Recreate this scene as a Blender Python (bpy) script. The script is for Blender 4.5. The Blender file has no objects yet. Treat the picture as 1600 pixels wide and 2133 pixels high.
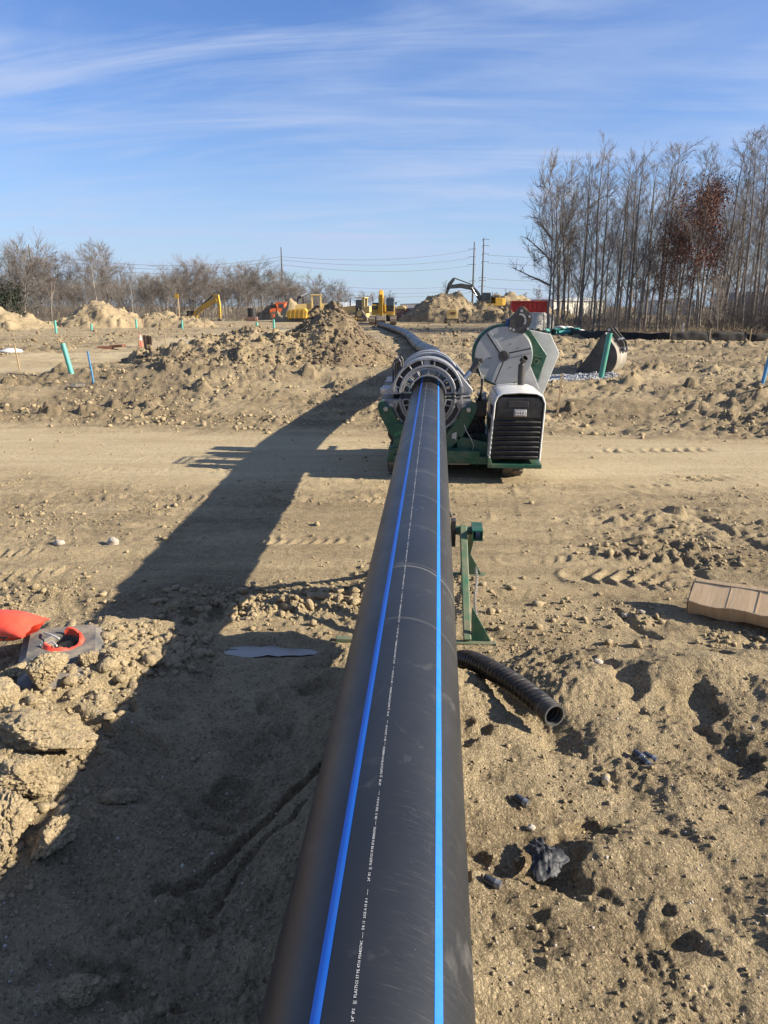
import bpy, math, random
import numpy as np
from mathutils import Vector, Matrix

random.seed(7)
RNG = np.random.RandomState(11)
PI = math.pi
R = math.radians
SC = bpy.context.scene
COL = SC.collection

# ------------------------------------------------------------------ camera
CAM_Z = 3.05
cam_d = bpy.data.cameras.new('camera')
cam = bpy.data.objects.new('camera', cam_d)
COL.objects.link(cam)
cam.location = (0, 0, CAM_Z)
cam.rotation_euler = (R(90 - 15.98), 0, R(4.545))
cam_d.sensor_fit = 'VERTICAL'
cam_d.sensor_height = 36.0
cam_d.sensor_width = 27.0
cam_d.lens = 1500.0 / 2133.0 * 36.0
cam_d.clip_start = 0.05
cam_d.clip_end = 6000
SC.camera = cam

# ------------------------------------------------------------------ sun + sky
SUN_EL, SUN_AZ = 25.0, 95.5          # azimuth clockwise from +Y
sd = (math.sin(R(SUN_AZ)) * math.cos(R(SUN_EL)), math.cos(R(SUN_AZ)) * math.cos(R(SUN_EL)), math.sin(R(SUN_EL)))
sun_d = bpy.data.lights.new('sun', 'SUN')
sun_d.energy = 5.0
sun_d.angle = R(0.55)
sun_d.color = (1.0, 0.90, 0.74)
sun = bpy.data.objects.new('sun', sun_d)
sun.location = (60, -10, 60)
sun.rotation_euler = Vector(sd).to_track_quat('Z', 'Y').to_euler()
COL.objects.link(sun)

world = bpy.data.worlds.new('World')
SC.world = world
world.use_nodes = True


AIR = (3.3, 4.2, 5.1, 1)
CIRRUS = (3.4, 4.1, 5.7, 1)


def sky_nodes():
    nt = world.node_tree
    N, L = nt.nodes, nt.links
    N.clear()
    out = N.new('ShaderNodeOutputWorld')
    bg = N.new('ShaderNodeBackground')
    bg.inputs['Strength'].default_value = 0.066
    L.new(bg.outputs[0], out.inputs[0])
    sky = N.new('ShaderNodeTexSky')
    sky.sky_type = 'NISHITA'
    sky.sun_disc = False
    sky.sun_elevation = R(SUN_EL)
    sky.sun_rotation = R(SUN_AZ)
    sky.air_density = 1.0
    sky.dust_density = 0.2
    sky.ozone_density = 1.3
    hsv = N.new('ShaderNodeHueSaturation')
    hsv.inputs['Saturation'].default_value = 1.06
    hsv.inputs['Value'].default_value = 0.96
    L.new(sky.outputs[0], hsv.inputs['Color'])
    tint = N.new('ShaderNodeMix'); tint.data_type = 'RGBA'; tint.blend_type = 'MULTIPLY'
    tint.inputs['Factor'].default_value = 1.0
    tint.inputs['B'].default_value = (0.56, 0.765, 1.18, 1)
    L.new(hsv.outputs[0], tint.inputs['A'])
    # high cirrus: direction projected on a plane at cloud height
    tc = N.new('ShaderNodeTexCoord')
    sep = N.new('ShaderNodeSeparateXYZ')
    L.new(tc.outputs['Generated'], sep.inputs[0])
    zz = N.new('ShaderNodeMath'); zz.operation = 'MAXIMUM'; zz.inputs[1].default_value = 0.0
    L.new(sep.outputs[2], zz.inputs[0])
    za = N.new('ShaderNodeMath'); za.operation = 'ADD'; za.inputs[1].default_value = 0.16
    L.new(zz.outputs[0], za.inputs[0])
    dv = []
    for k in (0, 1):
        d = N.new('ShaderNodeMath'); d.operation = 'DIVIDE'
        L.new(sep.outputs[k], d.inputs[0]); L.new(za.outputs[0], d.inputs[1]); dv.append(d)
    cmb = N.new('ShaderNodeCombineXYZ')
    L.new(dv[0].outputs[0], cmb.inputs[0]); L.new(dv[1].outputs[0], cmb.inputs[1])

    def layer(rot, scale, nscale, detail, lo, hi, off, dist=0.4):
        mp = N.new('ShaderNodeMapping')
        mp.inputs['Rotation'].default_value = (0, 0, R(rot))
        mp.inputs['Scale'].default_value = scale
        mp.inputs['Location'].default_value = off
        L.new(cmb.outputs[0], mp.inputs['Vector'])
        nz = N.new('ShaderNodeTexNoise')
        nz.inputs['Scale'].default_value = nscale
        nz.inputs['Detail'].default_value = detail
        nz.inputs['Roughness'].default_value = 0.58
        nz.inputs['Distortion'].default_value = dist
        L.new(mp.outputs[0], nz.inputs['Vector'])
        mr = N.new('ShaderNodeMapRange')
        mr.interpolation_type = 'SMOOTHSTEP'
        mr.inputs['From Min'].default_value = lo
        mr.inputs['From Max'].default_value = hi
        L.new(nz.outputs[0], mr.inputs['Value'])
        return mr.outputs[0]
    a = layer(-62, (0.45, 1.3, 1), 0.95, 8, 0.36, 0.74, (2.2, 7.4, 0), 1.0)
    b = layer(-50, (0.45, 2.2, 1), 1.5, 9, 0.38, 0.74, (3.1, 1.7, 0), 1.0)
    c = layer(20, (0.7, 0.9, 1), 0.6, 3, 0.28, 0.62, (0.2, 5.0, 0), 0.2)
    mul = N.new('ShaderNodeMath'); mul.operation = 'MULTIPLY'
    L.new(b, mul.inputs[0]); L.new(c, mul.inputs[1])
    m2 = N.new('ShaderNodeMath'); m2.operation = 'MULTIPLY'; m2.inputs[1].default_value = 0.60
    L.new(a, m2.inputs[0])
    m3 = N.new('ShaderNodeMath'); m3.operation = 'MULTIPLY_ADD'; m3.inputs[1].default_value = 0.72
    L.new(mul.outputs[0], m3.inputs[0]); L.new(m2.outputs[0], m3.inputs[2]); m3.use_clamp = True
    mix = N.new('ShaderNodeMix'); mix.data_type = 'RGBA'
    L.new(m3.outputs[0], mix.inputs['Factor'])
    # pale band of thick air low down, the same all round
    hz = N.new('ShaderNodeMath'); hz.operation = 'SUBTRACT'; hz.inputs[0].default_value = 1.0
    L.new(zz.outputs[0], hz.inputs[1])
    hp = N.new('ShaderNodeMath'); hp.operation = 'POWER'; hp.inputs[1].default_value = 7.0
    L.new(hz.outputs[0], hp.inputs[0])
    hm = N.new('ShaderNodeMath'); hm.operation = 'MULTIPLY'; hm.inputs[1].default_value = 0.86
    L.new(hp.outputs[0], hm.inputs[0])
    air = N.new('ShaderNodeMix'); air.data_type = 'RGBA'
    L.new(hm.outputs[0], air.inputs['Factor'])
    L.new(tint.outputs['Result'], air.inputs['A'])
    air.inputs['B'].default_value = AIR
    L.new(air.outputs['Result'], mix.inputs['A'])
    mix.inputs['B'].default_value = CIRRUS
    L.new(mix.outputs['Result'], bg.inputs['Color'])


sky_nodes()
SC.render.engine = 'CYCLES'
SC.view_settings.view_transform = 'Standard'
SC.view_settings.look = 'None'
SC.view_settings.exposure = 1.25
SC.view_settings.gamma = 1.0
SC.view_settings.use_curve_mapping = False
SC.cycles.max_bounces = 6
SC.cycles.diffuse_bounces = 3
SC.cycles.glossy_bounces = 3
SC.cycles.transparent_max_bounces = 6

# ------------------------------------------------------------------ mesh helpers


class MB:
    """Collects simple solids and links them as ONE mesh object."""

    def __init__(self):
        self.v, self.f = [], []

    def add(self, verts, faces):
        o = len(self.v)
        self.v.extend([tuple(p) for p in verts])
        self.f.extend([tuple(i + o for i in f) for f in faces])
        return self

    def box(self, c, s, rot=None):
        x, y, z = (k / 2 for k in s)
        p = [Vector((sx * x, sy * y, sz * z)) for sz in (-1, 1) for sy in (-1, 1) for sx in (-1, 1)]
        if rot is not None:
            M = rot if isinstance(rot, Matrix) else Matrix.Rotation(rot, 3, 'Z')
            p = [M @ q for q in p]
        c = Vector(c)
        return self.add([q + c for q in p], [(0, 2, 3, 1), (4, 5, 7, 6), (0, 1, 5, 4), (2, 6, 7, 3), (0, 4, 6, 2), (1, 3, 7, 5)])

    def beam(self, a, b, w, h=None, up=(0, 0, 1)):
        """Rectangular bar from a to b."""
        a, b = Vector(a), Vector(b)
        h = h or w
        d = (b - a)
        L = d.length
        d.normalize()
        u = Vector(up)
        if abs(d.dot(u)) > .98:
            u = Vector((0, 1, 0))
        s = d.cross(u).normalized()
        t = s.cross(d).normalized()
        M = Matrix((s, d, t)).transposed()
        return self.box((a + b) / 2, (w, L, h), M)

    def tube(self, pts, rad, n=8, caps=True):
        pts = [Vector(p) for p in pts]
        m = len(pts)
        rr = rad if isinstance(rad, (list, tuple)) else [rad] * m
        vs, fs = [], []
        ref = Vector((0.13, 0.21, 0.97))
        t0 = (pts[1] - pts[0]).normalized()
        if abs(t0.dot(ref)) > .95:
            ref = Vector((1, .1, 0))
        for i in range(m):
            t = (pts[min(i + 1, m - 1)] - pts[max(i - 1, 0)]).normalized()
            s = t.cross(ref)
            if s.length < 1e-4:
                s = t.cross(Vector((1, 0, 0)))
            s.normalize()
            w = s.cross(t)
            for k in range(n):
                a = 2 * PI * k / n
                vs.append(pts[i] + (s * math.cos(a) + w * math.sin(a)) * rr[i])
        for i in range(m - 1):
            for k in range(n):
                k2 = (k + 1) % n
                fs.append((i * n + k, i * n + k2, (i + 1) * n + k2, (i + 1) * n + k))
        if caps:
            fs.append(tuple(range(n - 1, -1, -1)))
            fs.append(tuple((m - 1) * n + k for k in range(n)))
        return self.add(vs, fs)

    def cyl(self, a, b, r, r2=None, n=20):
        return self.tube([a, b], [r, r if r2 is None else r2], n)

    def hollow(self, pts, ro, ri, n=32):
        """Pipe with a wall; open ends."""
        pts = [Vector(p) for p in pts]
        m = len(pts)
        vs, fs = [], []
        for rad in (ro, ri):
            for i in range(m):
                t = (pts[min(i + 1, m - 1)] - pts[max(i - 1, 0)]).normalized()
                s = t.cross(Vector((0, 0, 1))) if abs(t.z) < .95 else t.cross(Vector((1, 0, 0)))
                s.normalize()
                w = s.cross(t)
                for k in range(n):
                    a = 2 * PI * k / n
                    vs.append(pts[i] + (s * math.cos(a) + w * math.sin(a)) * rad)
        o = m * n
        for i in range(m - 1):
            for k in range(n):
                k2 = (k + 1) % n
                fs.append((i * n + k, i * n + k2, (i + 1) * n + k2, (i + 1) * n + k))
                fs.append((o + i * n + k, o + (i + 1) * n + k, o + (i + 1) * n + k2, o + i * n + k2))
        for k in range(n):
            k2 = (k + 1) % n
            fs.append((k, o + k, o + k2, k2))
            e = (m - 1) * n
            fs.append((e + k, e + k2, o + e + k2, o + e + k))
        return self.add(vs, fs)

    def prism(self, poly, y0, y1):
        """Polygon in x,z extruded along y."""
        n = len(poly)
        vs = [(x, y0, z) for x, z in poly] + [(x, y1, z) for x, z in poly]
        fs = [tuple(range(n)), tuple(range(2 * n - 1, n - 1, -1))]
        for k in range(n):
            k2 = (k + 1) % n
            fs.append((k, n + k, n + k2, k2))
        return self.add(vs, fs)

    def prismx(self, poly, x0, x1):
        """Polygon in y,z extruded along x."""
        n = len(poly)
        vs = [(x0, y, z) for y, z in poly] + [(x1, y, z) for y, z in poly]
        fs = [tuple(range(n - 1, -1, -1)), tuple(range(n, 2 * n))]
        for k in range(n):
            k2 = (k + 1) % n
            fs.append((k, k2, n + k2, n + k))
        return self.add(vs, fs)

    def prismz(self, poly, z0, z1):
        n = len(poly)
        vs = [(x, y, z0) for x, y in poly] + [(x, y, z1) for x, y in poly]
        fs = [tuple(range(n - 1, -1, -1)), tuple(range(n, 2 * n))]
        for k in range(n):
            k2 = (k + 1) % n
            fs.append((k, k2, n + k2, n + k))
        return self.add(vs, fs)

    def sector(self, cx, cz, ri, ro, a0, a1, y0, y1, n=28):
        """Annular sector in the x,z plane, extruded along y (angles in degrees)."""
        full = abs(a1 - a0) >= 359.9
        vs = []
        for i in range(n + 1):
            a = R(a0 + (a1 - a0) * i / n)
            c, s = math.cos(a), math.sin(a)
            for rad in (ri, ro):
                for y in (y0, y1):
                    vs.append((cx + rad * c, y, cz + rad * s))
        fs = []
        for i in range(n):
            b, d = i * 4, (i + 1) * 4
            fs += [(b, d, d + 2, b + 2), (b + 1, b + 3, d + 3, d + 1), (b, b + 1, d + 1, d), (b + 2, d + 2, d + 3, b + 3)]
        if not full:
            fs += [(0, 2, 3, 1), (n * 4, n * 4 + 1, n * 4 + 3, n * 4 + 2)]
        return self.add(vs, fs)

    def spoke(self, cx, cz, r0, r1, ang, w, y0, y1):
        a = R(ang)
        c, s = math.cos(a), math.sin(a)
        p = []
        for rad, k in ((r0, -1), (r1, -1), (r1, 1), (r0, 1)):
            p.append((cx + rad * c - s * w / 2 * k, cz + rad * s + c * w / 2 * k))
        return self.prism(p[::-1], y0, y1)

    def build(self, name, m, parent=None, bevel=0.0, smooth=None, world=True, seg=2, tag=None):
        me = bpy.data.meshes.new(name)
        off = Vector((0, 0, 0))
        if parent is not None and world:
            p = parent
            while p is not None:
                off += p.location
                p = p.parent
        me.from_pydata([tuple(Vector(q) - off) for q in self.v], [], self.f)
        me.validate()
        me.materials.append(m)
        if smooth is not None:
            me.polygons.foreach_set('use_smooth', [True] * len(me.polygons))
            me.set_sharp_from_angle(angle=R(smooth))
        o = bpy.data.objects.new(name, me)
        COL.objects.link(o)
        if parent is not None:
            o.parent = parent
        if bevel > 0:
            b = o.modifiers.new('bevel', 'BEVEL')
            b.width = bevel
            b.segments = seg
            b.limit_method = 'ANGLE'
            b.angle_limit = R(40)
            b.harden_normals = False
        return o


def np_object(name, V, F, m, parent=None, smooth=False, attrs=None):
    """Mesh object from numpy arrays (F: n x 3 or n x 4)."""
    me = bpy.data.meshes.new(name)
    V = np.asarray(V, np.float32)
    F = np.asarray(F, np.int32)
    k = F.shape[1]
    me.vertices.add(len(V))
    me.vertices.foreach_set('co', V.ravel())
    me.loops.add(F.size)
    me.loops.foreach_set('vertex_index', F.ravel())
    me.polygons.add(len(F))
    me.polygons.foreach_set('loop_start', np.arange(0, F.size, k, dtype=np.int32))
    if smooth:
        me.polygons.foreach_set('use_smooth', np.ones(len(F), bool))
    for an, av in (attrs or {}).items():
        at = me.attributes.new(an, 'FLOAT', 'POINT')
        at.data.foreach_set('value', np.asarray(av, np.float32))
    me.update(calc_edges=True)
    me.materials.append(m)
    o = bpy.data.objects.new(name, me)
    COL.objects.link(o)
    if parent is not None:
        o.parent = parent
    return o


def tag(o, label=None, cat=None, group=None, kind=None):
    if label:
        o['label'] = label
    if cat:
        o['category'] = cat
    if group:
        o['group'] = group
    if kind:
        o['kind'] = kind
    return o


def thing(name, loc, label, cat, group=None, rz=0.0):
    o = bpy.data.objects.new(name, None)
    o.empty_display_size = 0.2
    COL.objects.link(o)
    o.location = loc
    o.rotation_euler = (0, 0, rz)
    return tag(o, label, cat, group)


def dup(o, loc=None, rz=None, scale=None, label=None, parent=None):
    """Copy a thing with its parts and sub-parts."""
    c = o.copy()
    COL.objects.link(c)
    if parent is not None:
        c.parent = parent
    if loc is not None:
        c.location = loc
    if rz is not None:
        c.rotation_euler = (0, 0, rz)
    if scale is not None:
        c.scale = scale
    if label:
        c['label'] = label
    for ch in list(o.children):
        dup(ch, parent=c)
    return c


# ------------------------------------------------------------------ materials
def mat(name, c1, c2=None, rough=0.6, metal=0.0, scale=6.0, detail=5.0, lo=0.35, hi=0.65, bump=0.0, bscale=40.0,
        bdist=0.01, rvar=0.0, dust=None, dust_amt=0.0, dscale=3.0, stretch=(1, 1, 1), spec=0.5, coat=0.0, trans=0.0, emit=None):
    m = bpy.data.materials.new(name)
    m.use_nodes = True
    nt = m.node_tree
    N, L = nt.nodes, nt.links
    b = N['Principled BSDF']
    b.inputs['Roughness'].default_value = rough
    b.inputs['Metallic'].default_value = metal
    b.inputs['Specular IOR Level'].default_value = spec
    b.inputs['Coat Weight'].default_value = coat
    tc = N.new('ShaderNodeTexCoord')
    mp = N.new('ShaderNodeMapping')
    mp.inputs['Scale'].default_value = stretch
    L.new(tc.outputs['Object'], mp.inputs['Vector'])
    nz = N.new('ShaderNodeTexNoise')
    nz.inputs['Scale'].default_value = scale
    nz.inputs['Detail'].default_value = detail
    nz.inputs['Roughness'].default_value = 0.62
    L.new(mp.outputs[0], nz.inputs['Vector'])
    mr = N.new('ShaderNodeMapRange')
    mr.inputs['From Min'].default_value = lo
    mr.inputs['From Max'].default_value = hi
    L.new(nz.outputs[0], mr.inputs['Value'])
    mix = N.new('ShaderNodeMix')
    mix.data_type = 'RGBA'
    mix.inputs['A'].default_value = (*c1, 1)
    c2 = c2 or tuple(k * 0.8 for k in c1)
    mix.inputs['B'].default_value = (*c2, 1)
    L.new(mr.outputs[0], mix.inputs['Factor'])
    col = mix.outputs['Result']
    if dust is not None:
        n2 = N.new('ShaderNodeTexNoise')
        n2.inputs['Scale'].default_value = dscale
        n2.inputs['Detail'].default_value = 8
        n2.inputs['Roughness'].default_value = 0.7
        L.new(tc.outputs['Object'], n2.inputs['Vector'])
        m2 = N.new('ShaderNodeMapRange')
        m2.inputs['From Min'].default_value = 0.42
        m2.inputs['From Max'].default_value = 0.72
        m2.inputs['To Max'].default_value = dust_amt
        L.new(n2.outputs[0], m2.inputs['Value'])
        mx = N.new('ShaderNodeMix')
        mx.data_type = 'RGBA'
        mx.inputs['B'].default_value = (*dust, 1)
        L.new(m2.outputs[0], mx.inputs['Factor'])
        L.new(col, mx.inputs['A'])
        col = mx.outputs['Result']
    L.new(col, b.inputs['Base Color'])
    if rvar > 0:
        m4 = N.new('ShaderNodeMapRange')
        m4.inputs['To Min'].default_value = rough - rvar
        m4.inputs['To Max'].default_value = rough + rvar
        L.new(nz.outputs[0], m4.inputs['Value'])
        L.new(m4.outputs[0], b.inputs['Roughness'])
    if bump > 0:
        n3 = N.new('ShaderNodeTexNoise')
        n3.inputs['Scale'].default_value = bscale
        n3.inputs['Detail'].default_value = 5
        L.new(mp.outputs[0], n3.inputs['Vector'])
        bp = N.new('ShaderNodeBump')
        bp.inputs['Strength'].default_value = bump
        bp.inputs['Distance'].default_value = bdist
        L.new(n3.outputs[0], bp.inputs['Height'])
        L.new(bp.outputs[0], b.inputs['Normal'])
    if trans > 0:
        b.inputs['Transmission Weight'].default_value = trans
    return m


DUST = (0.26, 0.20, 0.135)
M = {}
M['green'] = mat('green_paint', (0.006, 0.085, 0.048), (0.005, 0.06, 0.036), 0.42, dust=DUST, dust_amt=0.35, dscale=4, rvar=.1)
M['green_light'] = mat('weathered_green_paint', (0.03, 0.13, 0.065), (0.12, 0.13, 0.08), 0.6, scale=9, dust=DUST, dust_amt=0.6, dscale=7)
M['jaw'] = mat('cast_aluminium', (0.33, 0.33, 0.335), (0.25, 0.25, 0.255), 0.45, metal=0.35, dust=DUST, dust_amt=0.25)
M['web'] = mat('shaded_web_grey', (0.085, 0.088, 0.094), (0.06, 0.062, 0.068), 0.55, metal=0.2, dust=DUST, dust_amt=0.2)  # darker than the jaws: recess shade painted into the web colour
M['disc'] = mat('facer_steel', (0.33, 0.335, 0.33), (0.26, 0.262, 0.26), 0.5, metal=0.3, scale=4, rvar=.1, dust=(0.5, 0.5, .48), dust_amt=.25, dscale=2)
M['pale_plate'] = mat('pale_grey_paint', (0.46, 0.46, 0.44), (0.40, 0.40, 0.385), 0.5, dust=DUST, dust_amt=0.25, dscale=3)
M['guard'] = mat('sunlit_guard_grey', (0.64, 0.64, 0.59), (0.58, 0.58, 0.53), 0.5, dust=DUST, dust_amt=0.2, dscale=3)  # pale grey lifted so the colour stands in for sun on the guard
M['white'] = mat('white_paint', (0.74, 0.74, 0.71), (0.66, 0.66, 0.62), 0.35, dust=DUST, dust_amt=0.3, dscale=5, coat=.2)
M['black'] = mat('black_plastic', (0.012, 0.013, 0.015), (0.022, 0.022, 0.024), 0.42, dust=DUST, dust_amt=0.12, dscale=6, rvar=.08)
M['rubber'] = mat('dusty_rubber', (0.10, 0.088, 0.07), (0.05, 0.046, 0.04), 0.85, dust=DUST, dust_amt=0.9, dscale=5, bump=.3, bscale=30)
M['steel'] = mat('bright_steel', (0.55, 0.55, 0.55), (0.42, 0.42, 0.43), 0.28, metal=0.9, scale=12)
M['dark_steel'] = mat('dark_steel', (0.05, 0.05, 0.055), (0.03, 0.03, 0.03), 0.5, metal=0.4, dust=DUST, dust_amt=0.3)
M['blue_part'] = mat('blue_paint', (0.02, 0.05, 0.16), None, 0.5)
M['lens'] = mat('lamp_lens', (0.75, 0.75, 0.75), (0.5, 0.5, 0.5), 0.15, metal=0.4, scale=60)
M['cable'] = mat('grey_cable', (0.45, 0.45, 0.43), None, 0.5)
M['teal'] = mat('teal_pvc', (0.075, 0.38, 0.31), (0.06, 0.32, 0.27), 0.45, dust=DUST, dust_amt=0.35, dscale=6)
M['teal_dark'] = mat('green_pvc', (0.05, 0.27, 0.20), (0.04, 0.22, 0.17), 0.45, dust=DUST, dust_amt=0.3, dscale=5)
M['blue_pvc'] = mat('blue_pvc', (0.07, 0.28, 0.52), (0.06, 0.22, 0.42), 0.45, dust=DUST, dust_amt=0.3)
M['lath'] = mat('pine_lath', (0.55, 0.40, 0.22), (0.45, 0.31, 0.16), 0.75, scale=8, stretch=(8, 8, 1))
M['wood_dark'] = mat('weathered_board', (0.12, 0.075, 0.05), (0.06, 0.04, 0.03), 0.85, scale=6, stretch=(5, 5, 1))
M['rust'] = mat('rusty_steel', (0.20, 0.085, 0.045), (0.10, 0.045, 0.03), 0.8, scale=5)
M['rust_pale'] = mat('faded_rust_steel', (0.30, 0.17, 0.12), (0.22, 0.12, 0.08), 0.8, scale=3)
M['orange'] = mat('orange_plastic', (0.88, 0.075, 0.035), (0.76, 0.062, 0.03), 0.5, dust=DUST, dust_amt=0.25, dscale=7)
M['cone_base'] = mat('recycled_rubber_base', (0.085, 0.085, 0.085), (0.06, 0.06, 0.062), 0.7, dust=(.33, .27, .19), dust_amt=0.95, dscale=4, bump=.25, bscale=25)
M['card'] = mat('corrugated_cardboard', (0.56, 0.40, 0.235), (0.46, 0.32, 0.18), 0.85, scale=5, stretch=(7, .6, .6), bump=.25, bscale=16, bdist=.006)
M['crease'] = mat('pale_cardboard_crease', (.60, .43, .255), None, .85)
M['pe_hose'] = mat('black_corrugated_plastic', (0.009, 0.009, 0.010), (0.015, 0.015, 0.015), 0.36, dust=DUST, dust_amt=0.16, dscale=9)
M['bag'] = mat('black_film', (0.02, 0.022, 0.025), (0.03, 0.032, 0.036), 0.55, dust=(.2, .19, .18), dust_amt=0.35, dscale=20, spec=.25, bump=.4, bscale=30, bdist=.01)
M['battery'] = mat('battery_jacket', (0.03, 0.035, 0.05), (0.05, 0.055, 0.07), 0.3, scale=30)
M['battery_band'] = mat('battery_band', (0.30, 0.31, 0.33), None, 0.35, metal=.5)
M['battery_gold'] = mat('battery_worn_tan_jacket', (0.34, 0.27, 0.15), (0.28, 0.22, 0.13), 0.5)
M['yellow'] = mat('machine_yellow', (0.62, 0.37, 0.035), (0.52, 0.30, 0.03), 0.5, dust=DUST, dust_amt=0.5, dscale=2)
M['yellow_pale'] = mat('faded_machine_yellow', (0.62, 0.46, 0.17), (0.52, 0.37, 0.13), 0.6, dust=DUST, dust_amt=0.5, dscale=2)
M['glass'] = mat('cab_glass', (0.03, 0.04, 0.05), None, 0.08, spec=.8)
M['boom_black'] = mat('dark_grey_boom_paint', (0.035, 0.045, 0.05), (0.025, 0.03, 0.035), 0.45, dust=DUST, dust_amt=.2)
M['track'] = mat('muddy_track_steel', (0.20, 0.16, 0.12), (0.10, 0.085, 0.07), 0.8, scale=3)
M['truck_orange'] = mat('orange_truck_paint', (0.75, 0.14, 0.03), (0.65, 0.11, 0.03), 0.45, dust=DUST, dust_amt=.3)
M['maroon'] = mat('maroon_car_paint', (0.06, 0.008, 0.012), None, 0.3, coat=.5, dust=DUST, dust_amt=.2)
M['red'] = mat('faded_red_steel', (0.50, 0.05, 0.035), (0.36, 0.04, 0.03), 0.55, scale=2, stretch=(1, 1, 3))
M['concrete'] = mat('pale_concrete', (0.56, 0.55, 0.50), (0.46, 0.45, 0.41), 0.85, bump=.2, bscale=8)
M['white_pipe'] = mat('white_concrete_pipe', (0.62, 0.62, 0.58), None, 0.7)
M['fabric'] = mat('black_silt_fabric', (0.010, 0.011, 0.013), (0.018, 0.018, 0.02), 0.7, scale=3, dust=DUST, dust_amt=.10, dscale=1.5, spec=.2)
M['building'] = mat('pale_metal_cladding', (0.66, 0.62, 0.52), (0.58, 0.55, 0.47), 0.6)
M['building_dark'] = mat('grey_cladding_rib', (0.32, 0.30, 0.26), None, 0.6)
M['roof'] = mat('grey_roofing', (0.30, 0.32, 0.35), None, 0.6)
M['pole'] = mat('weathered_pole_steel', (0.10, 0.095, 0.09), (0.07, 0.066, 0.062), 0.7)
M['pole_light'] = mat('galvanised_steel', (0.48, 0.48, 0.46), (0.40, 0.40, 0.38), 0.5, metal=.3)
M['wire'] = mat('aluminium_wire', (0.16, 0.17, 0.18), None, 0.5, metal=.4)
M['bark'] = mat('grey_bark', (0.22, 0.195, 0.17), (0.125, 0.11, 0.096), 0.9, scale=3, stretch=(3, 3, .6))
M['twig'] = mat('twig_bark', (0.175, 0.157, 0.142), (0.13, 0.115, 0.104), 0.9, scale=1)
M['bark_pale'] = mat('pale_sycamore_bark', (0.42, 0.38, 0.32), (0.22, 0.19, 0.155), 0.85, scale=2, stretch=(2, 2, .7))
M['twig_red'] = mat('reddish_twig_bark', (0.19, 0.15, 0.12), (0.14, 0.11, 0.088), 0.9, scale=1)
M['dry_leaf'] = mat('dry_oak_leaf', (0.13, 0.042, 0.022), (0.085, 0.03, 0.018), 0.8, scale=.8)
M['brush'] = mat('brush_twigs', (0.145, 0.122, 0.104), (0.10, 0.085, 0.074), 0.9, scale=.4)
M['reed'] = mat('dead_reed_grass', (0.36, 0.27, 0.15), (0.26, 0.19, 0.11), 0.9, scale=.5)
M['conifer'] = mat('dark_evergreen', (0.03, 0.045, 0.022), (0.02, 0.03, 0.016), 0.9, scale=.7)
M['pebble'] = mat('pale_pebble', (0.42, 0.38, 0.32), (0.26, 0.22, 0.17), 0.8, scale=9)
M['limestone'] = mat('limestone_gravel', (0.44, 0.44, 0.43), (0.30, 0.30, 0.30), 0.85, scale=4)
M['stripe'] = mat('blue_pipe_stripe', (0.006, 0.15, 0.62), (0.006, 0.135, 0.56), 0.45, scale=3, dust=(0.2, 0.25, 0.3), dust_amt=.12, dscale=8)
M['print'] = mat('white_ink', (0.72, 0.72, 0.70), (0.55, 0.55, 0.54), 0.6, scale=60)
M['chain'] = mat('galvanised_chain', (0.40, 0.38, 0.35), (0.28, 0.25, 0.21), 0.5, metal=.6)


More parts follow.
